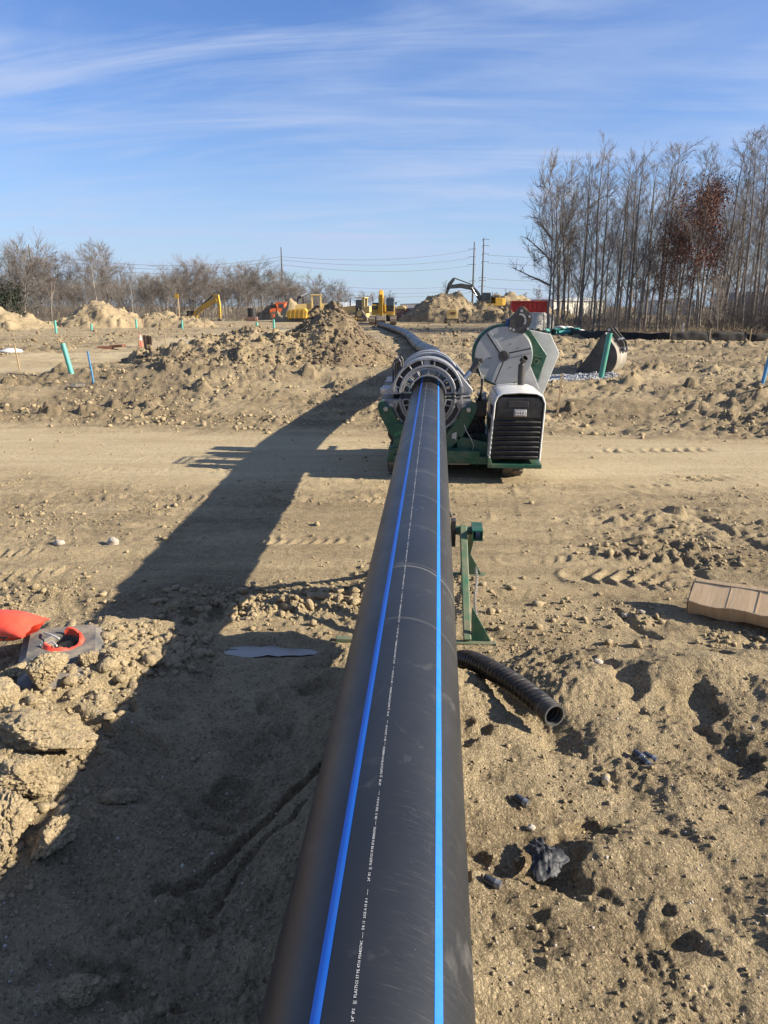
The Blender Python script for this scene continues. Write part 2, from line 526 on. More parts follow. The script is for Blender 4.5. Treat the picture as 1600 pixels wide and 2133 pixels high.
def soil_material(name, use_attr=True, dry=(0.372, 0.295, 0.178), damp=(0.116, 0.088, 0.055), fine=55.0, wet_const=0.4, bump=1.0):
    m = bpy.data.materials.new(name)
    m.use_nodes = True
    nt = m.node_tree
    N, L = nt.nodes, nt.links
    b = N['Principled BSDF']
    b.inputs['Roughness'].default_value = 0.95
    b.inputs['Specular IOR Level'].default_value = 0.15
    geo = N.new('ShaderNodeNewGeometry')

    def noise(sc, det, rough=.6):
        n = N.new('ShaderNodeTexNoise')
        n.inputs['Scale'].default_value = sc
        n.inputs['Detail'].default_value = det
        n.inputs['Roughness'].default_value = rough
        L.new(geo.outputs['Position'], n.inputs['Vector'])
        return n

    def mth(op, a, bb, clamp=False):
        q = N.new('ShaderNodeMath')
        q.operation = op
        q.use_clamp = clamp
        for i, k in enumerate((a, bb)):
            if isinstance(k, (int, float)):
                q.inputs[i].default_value = k
            else:
                L.new(k, q.inputs[i])
        return q.outputs[0]

    def mixc(f, a, c):
        q = N.new('ShaderNodeMix')
        q.data_type = 'RGBA'
        if isinstance(f, (int, float)):
            q.inputs['Factor'].default_value = f
        else:
            L.new(f, q.inputs['Factor'])
        for nm, k in (('A', a), ('B', c)):
            if isinstance(k, tuple):
                q.inputs[nm].default_value = (*k, 1)
            else:
                L.new(k, q.inputs[nm])
        return q.outputs['Result']

    def rng(v, lo, hi, t0=0.0, t1=1.0):
        q = N.new('ShaderNodeMapRange')
        q.inputs['From Min'].default_value = lo
        q.inputs['From Max'].default_value = hi
        q.inputs['To Min'].default_value = t0
        q.inputs['To Max'].default_value = t1
        L.new(v, q.inputs['Value'])
        return q.outputs[0]
    n_big = noise(0.9, 6)
    n_mid = noise(7.0, 7, .65)
    n_fine = noise(fine, 6, .7)
    if use_attr:
        at = N.new('ShaderNodeAttribute')
        at.attribute_name = 'wet'
        wet = at.outputs['Fac']
    else:
        wv = N.new('ShaderNodeValue')
        wv.outputs[0].default_value = wet_const
        wet = wv.outputs[0]
    f = mth('ADD', wet, rng(n_big.outputs[0], .3, .7, -.32, .32))
    f = mth('ADD', f, rng(n_mid.outputs[0], .3, .7, -.28, .28), True)
    c = mixc(f, dry, damp)
    if use_attr:
        c = mixc(rng(wet, .02, -.5, 0, .85), c, (0.465, 0.388, 0.25))
    c = mixc(rng(n_fine.outputs[0], .38, .68, 0, .55), c, (dry[0] * 1.16, dry[1] * 1.14, dry[2] * 1.10))
    # small dark crumbs and ochre patches
    n_cr = noise(fine * .45, 4, .6)
    c = mixc(rng(n_cr.outputs[0], .60, .74, 0, .5), c, (damp[0] * .72, damp[1] * .70, damp[2] * .66))
    n_oc = noise(1.9, 4)
    c = mixc(rng(n_oc.outputs[0], .55, .75, 0, .35), c, (0.35, 0.262, 0.15))
    # grains of about a centimetre, each with its own tone
    vor = N.new('ShaderNodeTexVoronoi')
    vor.inputs['Scale'].default_value = fine * 1.5
    vor.inputs['Randomness'].default_value = 1.0
    wob = N.new('ShaderNodeMix'); wob.data_type = 'RGBA'; wob.blend_type = 'LINEAR_LIGHT'
    wob.inputs['Factor'].default_value = .02
    L.new(geo.outputs['Position'], wob.inputs['A']); L.new(n_fine.outputs['Color'], wob.inputs['B'])
    L.new(wob.outputs['Result'], vor.inputs['Vector'])
    sepv = N.new('ShaderNodeSeparateColor')
    L.new(vor.outputs['Color'], sepv.inputs[0])
    c = mixc(rng(sepv.outputs[0], .88, .92, 0, .45), c, (dry[0] * 1.35, dry[1] * 1.36, dry[2] * 1.45))
    c = mixc(rng(sepv.outputs[1], .85, .89, 0, .5), c, (damp[0] * .6, damp[1] * .6, damp[2] * .6))
    L.new(c, b.inputs['Base Color'])
    gr = mth('MULTIPLY', mth('SUBTRACT', 1.0, vor.outputs['Distance'], True), .25)
    h = mth('ADD', mth('ADD', mth('MULTIPLY', n_fine.outputs[0], .9), mth('MULTIPLY', n_mid.outputs[0], 1.0)), gr)
    bp = N.new('ShaderNodeBump')
    bp.inputs['Strength'].default_value = bump
    bp.inputs['Distance'].default_value = 0.03
    L.new(h, bp.inputs['Height'])
    L.new(bp.outputs[0], b.inputs['Normal'])
    return m


M['soil'] = soil_material('site_soil')
M['mound_soil'] = soil_material('spoil_soil', True, (0.335, 0.262, 0.158), (0.072, 0.054, 0.038), fine=30)
M['clod'] = soil_material('clod_soil', False, (0.395, 0.313, 0.19), (0.175, 0.134, 0.082), fine=60, wet_const=.25, bump=.8)


def pipe_material():
    """Black polyethylene with pale dust, scuff rings and fine circumferential scratches."""
    m = bpy.data.materials.new('black_polyethylene')
    m.use_nodes = True
    nt = m.node_tree
    N, L = nt.nodes, nt.links
    b = N['Principled BSDF']
    b.inputs['Specular IOR Level'].default_value = 0.5
    tc = N.new('ShaderNodeTexCoord')
    sep = N.new('ShaderNodeSeparateXYZ')
    L.new(tc.outputs['Object'], sep.inputs[0])

    def mth(op, a, bb=0.0, c=None, clamp=False):
        q = N.new('ShaderNodeMath')
        q.operation = op
        q.use_clamp = clamp
        for i, k in enumerate((a, bb) if c is None else (a, bb, c)):
            if isinstance(k, (int, float)):
                q.inputs[i].default_value = k
            else:
                L.new(k, q.inputs[i])
        return q.outputs[0]

    def noise(scale, det, st=(1, 1, 1), rough=.6, dist=0.0):
        mp = N.new('ShaderNodeMapping')
        mp.inputs['Scale'].default_value = st
        L.new(tc.outputs['Object'], mp.inputs['Vector'])
        n = N.new('ShaderNodeTexNoise')
        n.inputs['Scale'].default_value = scale
        n.inputs['Detail'].default_value = det
        n.inputs['Roughness'].default_value = rough
        n.inputs['Distortion'].default_value = dist
        L.new(mp.outputs[0], n.inputs['Vector'])
        return n.outputs[0]

    def rng(v, lo, hi, t0=0.0, t1=1.0):
        q = N.new('ShaderNodeMapRange')
        q.inputs['From Min'].default_value = lo
        q.inputs['From Max'].default_value = hi
        q.inputs['To Min'].default_value = t0
        q.inputs['To Max'].default_value = t1
        L.new(v, q.inputs['Value'])
        return q.outputs[0]
    # slightly skewed station along the pipe so that the scuffs are not perfect circles
    yy = mth('ADD', sep.outputs[1], mth('MULTIPLY', noise(1.3, 2), .10))
    total = None
    patch = noise(2.6, 4)
    for i, (y, w, s) in enumerate(((2.93, .010, .5), (2.98, .004, .35), (3.75, .006, .22), (4.55, .02, .14), (5.35, .012, .30), (5.42, .005, .25),
                                   (6.35, .007, .40), (7.1, .016, .20), (8.35, .006, .45), (8.42, .004, .3), (9.75, .006, .4), (10.9, .006, .7), (11.6, .008, .3), (12.25, .006, .6), (2.2, .02, .12))):
        d = mth('ABSOLUTE', mth('SUBTRACT', yy, y + .05))
        v = mth('MULTIPLY', mth('SUBTRACT', 1.0, mth('DIVIDE', d, w), None, True), s)
        total = v if total is None else mth('MAXIMUM', total, v)
    total = mth('MULTIPLY', total, rng(patch, .22, .55, .15, 1.5), None, True)
    # right flank scratches: fine lines round the pipe
    scr = noise(3.0, 8, (3, 90, 3), .75)
    side = rng(sep.outputs[0], -.05, .16, 0, 1)
    scr = mth('MULTIPLY', rng(scr, .55, .80, 0, .36), side)
    smudge = rng(noise(5.5, 7, (1, 1, 1), .62, .6), .60, .80, 0, .2)
    film = rng(noise(1.4, 5, (1, .6, 1)), .35, .75, 0.004, .045)
    speck = rng(noise(90, 3, (1, 1, 1)), .71, .78, 0, .35)
    f = mth('MAXIMUM', mth('MAXIMUM', total, scr), mth('MAXIMUM', mth('ADD', smudge, film), speck))
    mix = N.new('ShaderNodeMix')
    mix.data_type = 'RGBA'
    mix.inputs['A'].default_value = (0.0095, 0.0112, 0.0145, 1)
    mix.inputs['B'].default_value = (0.30, 0.285, 0.26, 1)
    L.new(f, mix.inputs['Factor'])
    L.new(mix.outputs['Result'], b.inputs['Base Color'])
    L.new(mth('ADD', rng(noise(2.2, 5), .3, .7, .36, .47), mth('MULTIPLY', f, .4)), b.inputs['Roughness'])
    bp = N.new('ShaderNodeBump')
    bp.inputs['Strength'].default_value = .06
    bp.inputs['Distance'].default_value = .01
    L.new(noise(6, 6, (1, 6, 1)), bp.inputs['Height'])
    L.new(bp.outputs[0], b.inputs['Normal'])
    return m


M['pe'] = pipe_material()

# ------------------------------------------------------------------ terrain
U = np.uint32


def hsh(ix, iy, seed):
    with np.errstate(over='ignore'):
        n = ix.astype(np.int64).astype(U) * U(374761393) + iy.astype(np.int64).astype(U) * U(668265263) + U(seed * 2654435 + 12345)
        n = (n ^ (n >> U(13))) * U(1274126177)
        n = (n ^ (n >> U(16))) * U(2246822519)
        n = n ^ (n >> U(13))
    return n.astype(np.float64) / 4294967295.0


def vnoise(x, y, seed):
    ix, iy = np.floor(x), np.floor(y)
    fx, fy = x - ix, y - iy
    u = fx * fx * fx * (fx * (fx * 6 - 15) + 10)
    v = fy * fy * fy * (fy * (fy * 6 - 15) + 10)
    a, b = hsh(ix, iy, seed), hsh(ix + 1, iy, seed)
    c, d = hsh(ix, iy + 1, seed), hsh(ix + 1, iy + 1, seed)
    return ((a * (1 - u) + b * u) * (1 - v) + (c * (1 - u) + d * u) * v) * 2 - 1


def fbm(x, y, seed, octv=4, gain=.5, lac=2.03):
    s, a, t = 0, 1.0, 0
    c, sn = math.cos(.6), math.sin(.6)
    for i in range(octv):
        s = s + a * vnoise(x, y, seed + i * 17)
        t += a
        a *= gain
        x, y = (x * c - y * sn) * lac + 3.1, (x * sn + y * c) * lac + 7.7
    return s / t


def smooth(e0, e1, v):
    t = np.clip((v - e0) / (e1 - e0), 0, 1)
    return t * t * (3 - 2 * t)


def lumps(x, y, cell, seed, p=.6, squash=.6):
    """Angular broken clods with tilted tops: one per grid cell at most."""
    n1 = vnoise(x / cell * 2.1, y / cell * 2.1, seed + 5)
    n2 = vnoise(x / cell * 5.3, y / cell * 5.3, seed + 7)
    n3_ = vnoise(x / cell * 2.1 + 9, y / cell * 2.1 + 4, seed + 6)
    wx = x + cell * (.22 * n1 + .13 * n2)
    wy = y + cell * (.22 * n3_ - .13 * n2)
    gx, gy = wx / cell, wy / cell
    ix, iy = np.floor(gx), np.floor(gy)
    best = np.zeros_like(gx)
    for di in (-1, 0, 1):
        for dj in (-1, 0, 1):
            jx, jy = ix + di, iy + dj
            r1, r2 = hsh(jx, jy, seed), hsh(jx, jy, seed + 1)
            r3 = hsh(jx, jy, seed + 2)
            r4 = hsh(jx, jy, seed + 3)
            rad = .14 + .46 * r3 * r3 + .12 * r1
            dx, dy = gx - jx - r1, gy - jy - r2
            a = r4 * 977.0
            c, s_ = np.cos(a), np.sin(a)
            u, v = dx * c + dy * s_, -dx * s_ + dy * c
            d = np.maximum(np.maximum(np.abs(u), np.abs(v) * (1.0 + .5 * r2)), np.abs(.7 * u + .7 * v) * (.95 + .3 * r1)) / rad
            top = 1 + .9 * (u * (r2 - .5) + v * (r3 - .5)) / rad + .22 * n2
            h = np.clip((1 - d) * 2.6, 0, 1) * rad * np.clip(top, .2, 1.8) * (r4 < p)
            best = np.maximum(best, h)
    return best * cell * squash


def seg_dist(x, y, pts):
    best = np.full_like(x, 1e9)
    along = np.zeros_like(x)
    side = np.zeros_like(x)
    acc = 0.0
    for (ax, ay), (bx, by) in zip(pts[:-1], pts[1:]):
        L = math.hypot(bx - ax, by - ay)
        ux, uy = (bx - ax) / L, (by - ay) / L
        t = np.clip((x - ax) * ux + (y - ay) * uy, 0, L)
        d = np.hypot(x - ax - ux * t, y - ay - uy * t)
        sg = (x - ax) * -uy + (y - ay) * ux
        m = d < best
        best = np.where(m, d, best)
        along = np.where(m, acc + t, along)
        side = np.where(m, sg, side)
        acc += L
    return best, along, side


PROF_Y = [-2000, 14, 17, 20, 23, 25, 28, 40, 60, 84, 95, 120, 3000]
PROF_Z = [0, 0, .03, .15, .48, .68, .74, .80, .74, .74, 1.0, 1.1, 1.3]

# tyre and crawler prints: path, width, lug spacing, depth, skew
TREADS = [
    ([(.95, 8.55), (2.2, 8.85), (3.9, 8.6), (5.2, 8.2)], .42, .17, .045, .55),
    ([(1.05, 12.2), (1.0, 10.3), (.75, 9.6)], .40, .14, .030, .0),
    ([(1.7, 8.0), (3.0, 7.75), (4.6, 7.0), (6.5, 5.6)], .50, .20, .06, -.7),
    ([(2.6, 9.6), (4.4, 8.3), (6.4, 6.4)], .45, .20, .05, .6),
    ([(-7.5, 7.6), (-5.2, 8.6), (-3.4, 9.1), (-1.2, 9.2)], .50, .16, .035, .5),
    ([(-6.5, 6.8), (-4.4, 7.7), (-2.6, 8.0)], .40, .16, .030, -.5),
    ([(-9, 10.2), (-5, 11.0), (-1, 11.4)], .55, .20, .028, .4),
    ([(-3.2, 6.3), (-1.6, 7.0), (-.6, 7.35)], .55, .26, .10, .25),
    ([(3.3, 12.6), (6.5, 13.8), (11, 14.6)], .5, .24, .05, .3),
    ([(2.2, 15.6), (7, 16.1), (13, 16.3)], .45, .26, .05, -.3),
    ([(2.0, 10.6), (3.9, 10.2), (6.0, 8.8), (7.4, 7.4)], .38, .2, .035, .7),
    ([(-12, 12.6), (-6, 13.3), (-1.5, 13.4)], .5, .22, .02, .3),
]
RUTS = [([(3.15, 9.4), (3.05, 7.9)], .07, .05), ([(3.9, 10.9), (4.25, 9.3), (5.0, 7.9), (6.6, 6.2)], .09, .06), ([(-.3, 5.7), (-.55, 6.2)], .2, .05),
        ([(-.55, 3.45), (-.72, 3.12), (-.86, 2.86), (-1.04, 2.62), (-1.20, 2.50)], .024, .055), ([(-.62, 3.0), (-.85, 2.72), (-.95, 2.45)], .012, .03),
        ([(-2.38, 3.8), (-2.0, 4.1), (-1.9, 4.35)], .05, .06), ([(1.85, 7.15), (1.95, 6.75), (2.1, 6.45)], .05, .05),
        ([(-1.5, 3.2), (-1.1, 3.0), (-.75, 3.05)], .03, .03)]
PITS = [(-37.3, 113.0, 9.0, -1.7)]


def zones(x, y):
    """(roughness of the clods, dampness, smoothness of the haul road) from place."""
    w = 1.5 * fbm(x / 5.0, y / 3.2, 301, 5)
    yb = y + .6 * w + .04 * x
    road = smooth(11.6, 14.2, yb + .5) * (1 - smooth(16.6, 18.4, yb + .4))
    road_l = smooth(25.6, 26.8, y + .5 * w) * (1 - smooth(2.3, 3.2, np.abs(x + 17.2 - .03 * (y - 26) + .4 * w))) * (1 - smooth(75, 85, y))
    road_l = np.maximum(road_l, smooth(25.8, 27, y + .5 * w) * (1 - smooth(31.5, 33, y + .3 * w)) * (1 - smooth(-14.4, -13.2, x)))
    rough_far = smooth(17.2, 18.8, yb) * (1 - .45 * smooth(40, 60, y)) * (1 - smooth(85, 110, y))
    near = 1 - smooth(5.0, 6.4, y)
    right_rough = smooth(1.5, 4.5, x) * smooth(5.5, 7, y) * (1 - smooth(12, 14, yb))
    strip = np.exp(-((y - 7.15 - .3 * w) / .55) ** 2) * (1 - smooth(-.4, .6, x)) * smooth(-7, -3.4, x)
    rough = .42 + .75 * rough_far + .40 * near + .75 * right_rough + 1.0 * strip
    rough = rough * (1 - .5 * road) * (1 - .85 * road_l)
    rough = rough * (.55 + .9 * smooth(-.45, .5, fbm(x / 2.6, y / 2.0, 77, 3)))
    rough = np.clip(rough, .03, 1.6)
    wet = .44 + .62 * rough_far * smooth(-.25, .35, fbm(x / 5, y / 2.2, 41, 4)) + .34 * right_rough * smooth(-.3, .4, fbm(x / 1.8, y / 1.1, 43, 3)) - .72 * road - .85 * road_l
    wet = wet - .12 * near * smooth(-.2, .2, fbm(x / 1.4, y / 1.4, 91, 3)) - .06 * near * (1 - smooth(-.6, -.2, x)) + .55 * near * smooth(.12, .5, fbm(x / .9, y / .6, 97, 4)) * smooth(-.2, .4, x) - .2 * smooth(8, 14, -x) * (1 - rough_far)
    wet = wet + .30 * smooth(.1, .6, fbm(x / 4, y / 1.2, 19, 4)) * smooth(8, 11, y) * (1 - road) - .18 * smooth(46, 60, y)
    wet = wet + .48 * fbm(x * .5 + .15 * y, y * 3.6 - .3 * x, 207, 5) * smooth(5, 7, y) * (1 - smooth(19, 24, y))
    wet = wet + .55 * smooth(.0, .45, fbm(x / 9, y / 4.5, 49, 3)) * smooth(42, 50, y) * (1 - smooth(78, 90, y)) * smooth(-6, -1, x)
    wood = smooth(53, 60, y) * smooth(6, 9, x)
    wet = wet + .25 * wood
    return rough, np.clip(wet, -.7, 1), road, rough_far, near


def height(x, y, detail=True):
    x = np.asarray(x, float)
    y = np.asarray(y, float)
    z = np.interp(y, PROF_Y, PROF_Z)
    # bank the photographer looks down from
    cr = 4.85 + .22 * vnoise(x * .9, x * .2 + 5, 9) + .25 * (1 - smooth(-2.4, -1.6, x)) + .2 * smooth(.9, 2.5, x)
    lip = 1 - smooth(-.15, 1.05, y - cr)
    z = z + .62 * lip * (1 + .30 * np.exp(-((x + .22) / .34) ** 2) * (1 - smooth(4.2, 5.0, y)))
    # hollow under the pipe shadow and raised left berm
    z = z + .10 * np.exp(-((x + 2.35) / .45) ** 2) * (1 - smooth(4.6, 5.4, y)) - .08 * np.exp(-((x + 1.2) / .55) ** 2) * (1 - smooth(4.3, 5.0, y))
    # cut in the bank where the corrugated hose runs
    d, al, _ = seg_dist(x, y, [(.18, 5.1), (.42, 4.5), (.72, 3.85)])
    z = z - .10 * np.exp(-(d / .16) ** 2)
    z = z + .09 * np.exp(-(((x - .95) / .30) ** 2 + ((y - 4.45) / .28) ** 2)) + .07 * np.exp(-(((x - 1.7) / .4) ** 2 + ((y - 4.6) / .25) ** 2))
    z = z - .10 * np.exp(-(((x - 1.75) / .34) ** 2 + ((y - 3.9) / .4) ** 2)) - .05 * np.exp(-(((x - 1.25) / .25) ** 2 + ((y - 4.2) / .18) ** 2))
    z = z - .10 * np.exp(-(((x + 1.5) / .55) ** 2 + ((y - 5.95) / .22) ** 2)) * (z < .4)
    led = .93 * np.exp(-(((x + 1.27) / .52) ** 2 + ((y - 4.86) / .15) ** 2) ** 2)
    z = z * (1 - led) + .52 * led
    rough, wet, road, rfar, near = zones(x, y)
    rough = rough * (1 - led)
    wav = fbm(x / 3.7, y / 3.0, 3, 3)
    z = z + wav * (.05 + .09 * rfar) * (1 - .7 * road) * (1 - led)
    # low spoil ridges in the middle distance
    z = z + rfar * smooth(18, 21, y) * .16 * np.clip(fbm(x / 3.2, y / 1.7, 23, 4) + .1, 0, 1) ** 1.0
    z = z + .55 * np.exp(-(((x - 10.2) / 2.0) ** 2 + ((y - 21.3) / .8) ** 2)) + .30 * np.exp(-(((x + 9.5) / 2.6) ** 2 + ((y - 25.5) / .9) ** 2))
    z = z + .25 * np.exp(-(((x - 4.5) / 2.2) ** 2 + ((y - 21.0) / .7) ** 2))
    for px, py, pr, pd in PITS:
        z = z + pd * np.exp(-(((x - px) ** 2 + (y - py) ** 2) / pr ** 2) ** 2)
    if not detail:
        return z
    far_fade = 1 - smooth(60, 110, y)
    z = z + rough * far_fade * (.030 * fbm(x / .55, y / .5, 5, 4) + .010 * fbm(x / .12, y / .12, 15, 3))
    # crusty break-up: creased ridges at two sizes
    lft = .28 + .22 * smooth(-3, 3, x) + .25 * smooth(.0, .4, fbm(x / 6, y / 4, 443, 2))
    b1 = np.abs(fbm(x / .42 + .3 * vnoise(x * 2, y * 2, 401), y / .36, 403, 4))
    b2 = np.abs(fbm(x / .13, y / .11, 409, 3))
    z = z + far_fade * np.clip(rough - .12, 0, 1.2) * ((.085 + .22 * rfar * lft) * (b1 - .15) + .045 * (b2 - .15)) * (1 - .55 * near)
    b3 = np.abs(fbm(x / 1.3 + 3, y / .9, 421, 4))
    z = z + rfar * far_fade * .30 * lft * (b3 - .15) * smooth(-.4, .3, fbm(x / 4, y / 3, 431, 2)) + near * (.055 + .015 * (1 - smooth(-.8, -.3, x))) * fbm(x / .42, y / .36, 437, 3) * (1 - led) + near * (1 - smooth(-.7, -.3, x)) * (1 - led) * .07 * (np.abs(fbm(x / .8 + y / 1.1, y / .55 - x / 1.6, 451, 4)) - .2)
    m = np.hypot(x, y) < 70
    xs, ys, rg = x[m], y[m], rough[m]
    if len(xs):
        nr = near[m]
        pm = smooth(-.1, .5, fbm(xs / .9, ys / .8, 63, 3))
        pf = 1 - .75 * nr
        a = lumps(xs, ys, .58, 101, .20) * smooth(.9, 1.3, rg) * pf
        b = lumps(xs, ys, .25, 111, .42) * smooth(.35, 1.0, rg) * pm * pf
        c = lumps(xs, ys, .11, 121, .5) * smooth(.15, .8, rg) * (.15 + .85 * pm) * pf
        e = lumps(xs, ys, .045, 131, .40) * smooth(.10, .6, rg) * (np.hypot(xs, ys) < 16) * (.2 + .8 * pm)
        zz = z[m] + a + b * .9 + c * .9 + e * .8
        # footprints and pocks on the bank
        zz = zz - nr * .060 * smooth(.32, .56, fbm(xs / .34, ys / .27, 171, 3)) + nr * .016 * fbm(xs / .22, ys / .16, 181, 4) + nr * .011 * (np.abs(fbm(xs / .055, ys / .045, 183, 3)) - .2) * (1 + 2.2 * smooth(0, .5, fbm(xs / .5, ys / .4, 187, 2)))
        z = z.copy()
        z[m] = zz
    # drag streaks along the haul road
    st = fbm(x * .35 + .2 * y, y * 3.2 - .35 * x, 201, 4)
    z = z + .030 * st * smooth(6, 8, y) * (1 - smooth(20, 24, y)) * (1 - .25 * road)
    for pts, w, per, dep, skew in TREADS:
        d, al, sd_ = seg_dist(x, y, pts)
        k = np.exp(-(d / (w * .5)) ** 6)
        wear = smooth(-.35, .35, fbm(x / .8, y / .8, 57, 2))
        ph = (al / per + np.abs(sd_) / w * skew * 2) % 1.0
        lug = smooth(.12, .30, ph) * (1 - smooth(.52, .74, ph))
        edge = np.exp(-((d - w * .56) / (w * .10)) ** 2)
        z = z + k * wear * dep * (lug - .75) * .9 + edge * wear * dep * .5
    for pts, w, dep in RUTS:
        d, al, _ = seg_dist(x + .02 * vnoise(x * 9, y * 9, 5), y + .02 * vnoise(x * 9, y * 9, 6), pts)
        z = z - dep * np.exp(-(d / w) ** 4)
    return z


def gz(x, y, detail=False):
    return float(height(np.array([float(x)]), np.array([float(y)]), detail)[0])


def build_ground():
    head = R(4.545)
    th_in = np.linspace(-R(37), R(37), 560)
    th_out = np.linspace(R(37), 2 * PI - R(37), 82)[1:-1]
    th = np.concatenate([th_in, th_out]) + head
    rr = [.55]
    while rr[-1] < 1600:
        r = rr[-1]
        k = .0040 if r < 22 else (.0075 if r < 60 else (.014 if r < 120 else .05))
        rr.append(r * (1 + k))
    rr = np.array(rr)
    T, RR = np.meshgrid(th, rr)
    x, y = -np.sin(T) * RR, np.cos(T) * RR
    xf, yf = x.ravel(), y.ravel()
    z = height(xf, yf)
    _, wet, _, _, _ = zones(xf, yf)
    n, m = len(rr), len(th)
    V = np.stack([xf, yf, z], 1)
    i, j = np.meshgrid(np.arange(n - 1), np.arange(m), indexing='ij')
    j2 = (j + 1) % m
    F = np.stack([i * m + j, i * m + j2, (i + 1) * m + j2, (i + 1) * m + j], -1).reshape(-1, 4)
    F = F[:, ::-1]
    V = np.concatenate([V, [[0, 0, gz(0, 0)]]])
    wet = np.append(wet, .4)
    o = np_object('ground', V, F, M['soil'], smooth=True, attrs={'wet': wet})
    tag(o, kind='structure')
    # close the small hole at the photographer's feet
    c = len(V) - 1
    cap = np.array([[0, .55, 0]] * 1)
    k = 40
    a = np.linspace(0, 2 * PI, k, endpoint=False)
    vx, vy = -np.sin(a) * .6, np.cos(a) * .6
    return o


ground = build_ground()


def ico(sub):
    import bmesh
    bm = bmesh.new()
    bmesh.ops.create_icosphere(bm, subdivisions=sub, radius=1)
    V = np.array([v.co[:] for v in bm.verts])
    F = np.array([[v.index for v in f.verts] for f in bm.faces])
    bm.free()
    return V, F


ICO = {k: ico(k) for k in (1, 2, 3, 6)}


def n3(V, s, seed):
    """Value noise in three dimensions, about -1 to 1."""
    P = V * s + 31.7
    I = np.floor(P)
    f = P - I
    f = f * f * f * (f * (f * 6 - 15) + 10)
    out = 0
    for dx in (0, 1):
        for dy in (0, 1):
            for dz in (0, 1):
                w = (f[:, 0] if dx else 1 - f[:, 0]) * (f[:, 1] if dy else 1 - f[:, 1]) * (f[:, 2] if dz else 1 - f[:, 2])
                out = out + w * hsh(I[:, 0] + dx + 57 * (I[:, 2] + dz), I[:, 1] + dy + 131 * (I[:, 2] + dz), seed)
    return out * 2 - 1


def scatter(name, xs, ys, size, sub, m, seed, sink=.25, squash=(.55, .9), extra=0.0, zs=None, stuff=True, parent=None):
    rng = np.random.RandomState(seed)
    B, F0 = ICO[sub]
    var = []
    for k in range(8):
        d = 1 + .40 * n3(B, 1.1, seed + 10 * k) + .25 * n3(B, 2.7, seed + 10 * k + 4) + (.18 * n3(B, 6.1, seed + 10 * k + 6) if sub > 1 else 0)
        for q in range(7):
            nn = rng.normal(size=3)
            nn /= np.linalg.norm(nn)
            hh = B @ nn * d
            cutp = rng.uniform(.45, .75)
            d = np.where(hh > cutp, d * (cutp + (hh - cutp) * .12) / np.maximum(hh, .01), d)
        var.append(B * d[:, None])
    n = len(xs)
    zs = (height(xs, ys, True) if zs is None else zs) + extra
    Vs, Fs = [], []
    pick = rng.randint(0, 8, n)
    for k in range(8):
        idx = np.where(pick == k)[0]
        if not len(idx):
            continue
        a = rng.uniform(0, 2 * PI, len(idx))
        s = size[idx]
        sy = s * rng.uniform(.65, 1.1, len(idx))
        sz = s * rng.uniform(*squash, len(idx))
        b = var[k]
        X = b[None, :, 0] * s[:, None]
        Y = b[None, :, 1] * sy[:, None]
        Z = b[None, :, 2] * sz[:, None]
        c, sn = np.cos(a)[:, None], np.sin(a)[:, None]
        P = np.stack([xs[idx][:, None] + X * c - Y * sn, ys[idx][:, None] + X * sn + Y * c, zs[idx][:, None] + Z + sz[:, None] * (1 - 2 * sink) * .5], -1)
        off = sum(len(v) for v in Vs)
        Fs.append((F0[None] + (np.arange(len(idx)) * len(b))[:, None, None]).reshape(-1, 3) + off)
        Vs.append(P.reshape(-1, 3))
    o = np_object(name, np.concatenate(Vs), np.concatenate(Fs), m, parent, smooth=False)
    return tag(o, kind='stuff')


